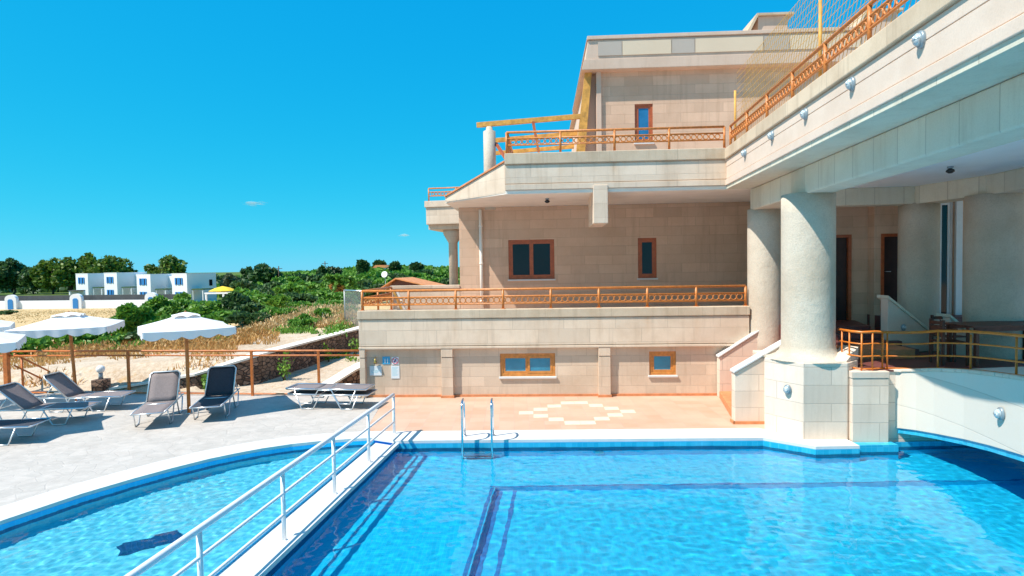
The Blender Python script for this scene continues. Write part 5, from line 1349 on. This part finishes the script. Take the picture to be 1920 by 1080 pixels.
mb = MB(); mb.lathe([(0.05, 0), (.25, .08), (.34, .2)], 0, 0, 14); d = mb.build('satellite_dish', M['villa'], Hs, loc=(-1.4, -.35, zt + .35)); d.rotation_euler = (R(75), 0, 0)
x, y, gz = hseg(712, 285); zt = at(712, 497, 285).z - gz; Hp = empty('hill_house', (x, y, gz), R(-15), 'small white house with a pink tiled roof on the hilltop', 'house')
mb = MB(); mb.box(-3, 3.5, 0, 5, -1, zt - 1.3); mb.build('walls', M['villa'], Hp); mb = MB(); mb.xprism([(-3.6, zt - 1.3), (-2, zt), (2.8, zt), (4.2, zt - 1.3)], -.5, 5.5); mb.build('roof', M['rooftile'], Hp)
# wire fence beside the building
Wf = empty('wire_fence', (0, 0, 0), 0, 'grey chain-link fence panel with a pale top rail beside the building', 'fence')
a = at(647, 600, 25.5); b = at(682, 600, 24.2); za = ground_z(a.x, a.y); ht = 1.55
for p in (a, b): MB().tube([(p.x, p.y, za - .1), (p.x, p.y, za + ht)], .03, 7).build('post', M['grey_wire'], Wf)
MB().tube([(a.x, a.y, za + ht - .03), (b.x, b.y, za + ht - .03)], .035, 7).build('top_rail', M['alu'], Wf)
mb = MB(); d = (b - a); d.z = 0; L = d.length; u = d.normalized()
for k in range(-14, int(L / .07)):
    for sgn in (1, -1):
        s0, s1 = k * .07, k * .07 + ht * .7
        if sgn < 0: s0, s1 = s1, s0
        z0_, z1_ = 0.0, ht - .05
        # clip to panel
        def cl(s_, z_, so, zo): 
            if s_ < 0: f = (0 - so) / (s_ - so); return 0, zo + (z_ - zo) * f
            if s_ > L: f = (L - so) / (s_ - so); return L, zo + (z_ - zo) * f
            return s_, z_
        if max(s0, s1) <= 0 or min(s0, s1) >= L: continue
        A2 = cl(s0, z0_, s1, z1_); B2 = cl(s1, z1_, s0, z0_)
        if abs(A2[0] - B2[0]) < .02: continue
        mb.bar((a.x + u.x * A2[0], a.y + u.y * A2[0], za + A2[1]), (a.x + u.x * B2[0], a.y + u.y * B2[0], za + B2[1]), .006, .006)
mb.build('mesh', M['grey_wire'], Wf)
# distant utility poles
for px, yt, Y, lb in ((523, 499, 150, 'thin utility pole right of the eucalyptus'), (610, 490, 170, 'thin utility pole on the skyline above the small dark tree')):
    x, y, gz = hseg(px, Y); r = empty('utility_pole', (x, y, gz), 0, lb, 'utility pole'); zt = at(px, yt, Y).z - gz
    MB().tube([(0, 0, -.3), (0, 0, zt)], .13, 6).build('pole', M['bark'], r); mb = MB(); mb.box(-.9, .9, -.06, .06, zt - .7, zt - .55); mb.build('crossarm', M['bark'], r)

# scrub woodland covering the far plain and hillside
g = np.random.default_rng(31); C = []
for k in range(900):
    px = g.uniform(360, 900); Y = g.uniform(125, 420); x, y, gz = hseg(px, Y); r_ = g.uniform(1.2, 2.8)
    q = g.normal(size=(26, 3)); q /= np.linalg.norm(q, axis=1)[:, None]; q *= r_ * g.uniform(.7, 1, (26, 1)); q[:, 2] = np.abs(q[:, 2]) * .75
    C.append(q + np.array([x, y, gz]))
o = quads('hillside_scrub', np.concatenate(C), 1.5, M['leaf_green'], None, seed=8); tag(o, 'dense green scrub covering the distant plain and low hill', 'woodland', kind='stuff')
g = np.random.default_rng(32); C = []
for k in range(500):
    px = g.uniform(-60, 420); Y = g.uniform(185, 420); x, y, gz = hseg(px, Y); r_ = g.uniform(1.8, 4.0)
    q = g.normal(size=(24, 3)); q /= np.linalg.norm(q, axis=1)[:, None]; q *= r_ * g.uniform(.7, 1, (24, 1)); q[:, 2] = np.abs(q[:, 2]) * .7
    C.append(q + np.array([x, y, gz]))
o = quads('plain_scrub', np.concatenate(C), 1.5, M['leaf_dark'], None, seed=9); tag(o, 'dark green scrub on the plain behind the villas', 'woodland', kind='stuff')

# two tiny fair-weather clouds far out over the plain
m, t, b = newmat('thin cloud'); t.nodes.remove(b); df = N(t, 'ShaderNodeBsdfDiffuse'); df.inputs[0].default_value = (0.85, 0.85, 0.85, 1)
tr = N(t, 'ShaderNodeBsdfTransparent'); mx = N(t, 'ShaderNodeMixShader'); mx.inputs[0].default_value = 0.055
t.links.new(tr.outputs[0], mx.inputs[1]); t.links.new(df.outputs[0], mx.inputs[2]); t.links.new(mx.outputs[0], t.nodes['Material Output'].inputs[0])
for px, py, wpx, lb in ((478, 382, 46, 'tiny wispy white cloud above the green plain'), (757, 441, 26, 'tiny faint cloud just left of the hotel building')):
    c = at(px, py, 2600); g = np.random.default_rng(px); mb = MB(); Wc = wpx * 2600 / 1100
    for k in range(26):
        x = g.normal() * Wc * .26; r_ = g.uniform(.06, .15) * Wc * (1.2 - min(1, abs(x) / Wc * 1.8)); y = g.normal() * Wc * .1; z = g.normal() * Wc * .03
        prof = [(0.01, -1), (.7, -.7), (1, 0), (.7, .7), (0.01, 1)]; n = 10
        vs = [(x + r_ * a * math.cos(6.2832 * q / n) * 1.6, y + r_ * a * math.sin(6.2832 * q / n), z + r_ * h * .4) for a, h in prof for q in range(n)]
        mb.add(vs, [(i * n + q, i * n + (q + 1) % n, (i + 1) * n + (q + 1) % n, (i + 1) * n + q) for i in range(4) for q in range(n)], True)
    o = mb.build('cloud', m, None, loc=c); tag(o, lb, 'cloud', kind='stuff')
sc.cycles.transparent_max_bounces = 48
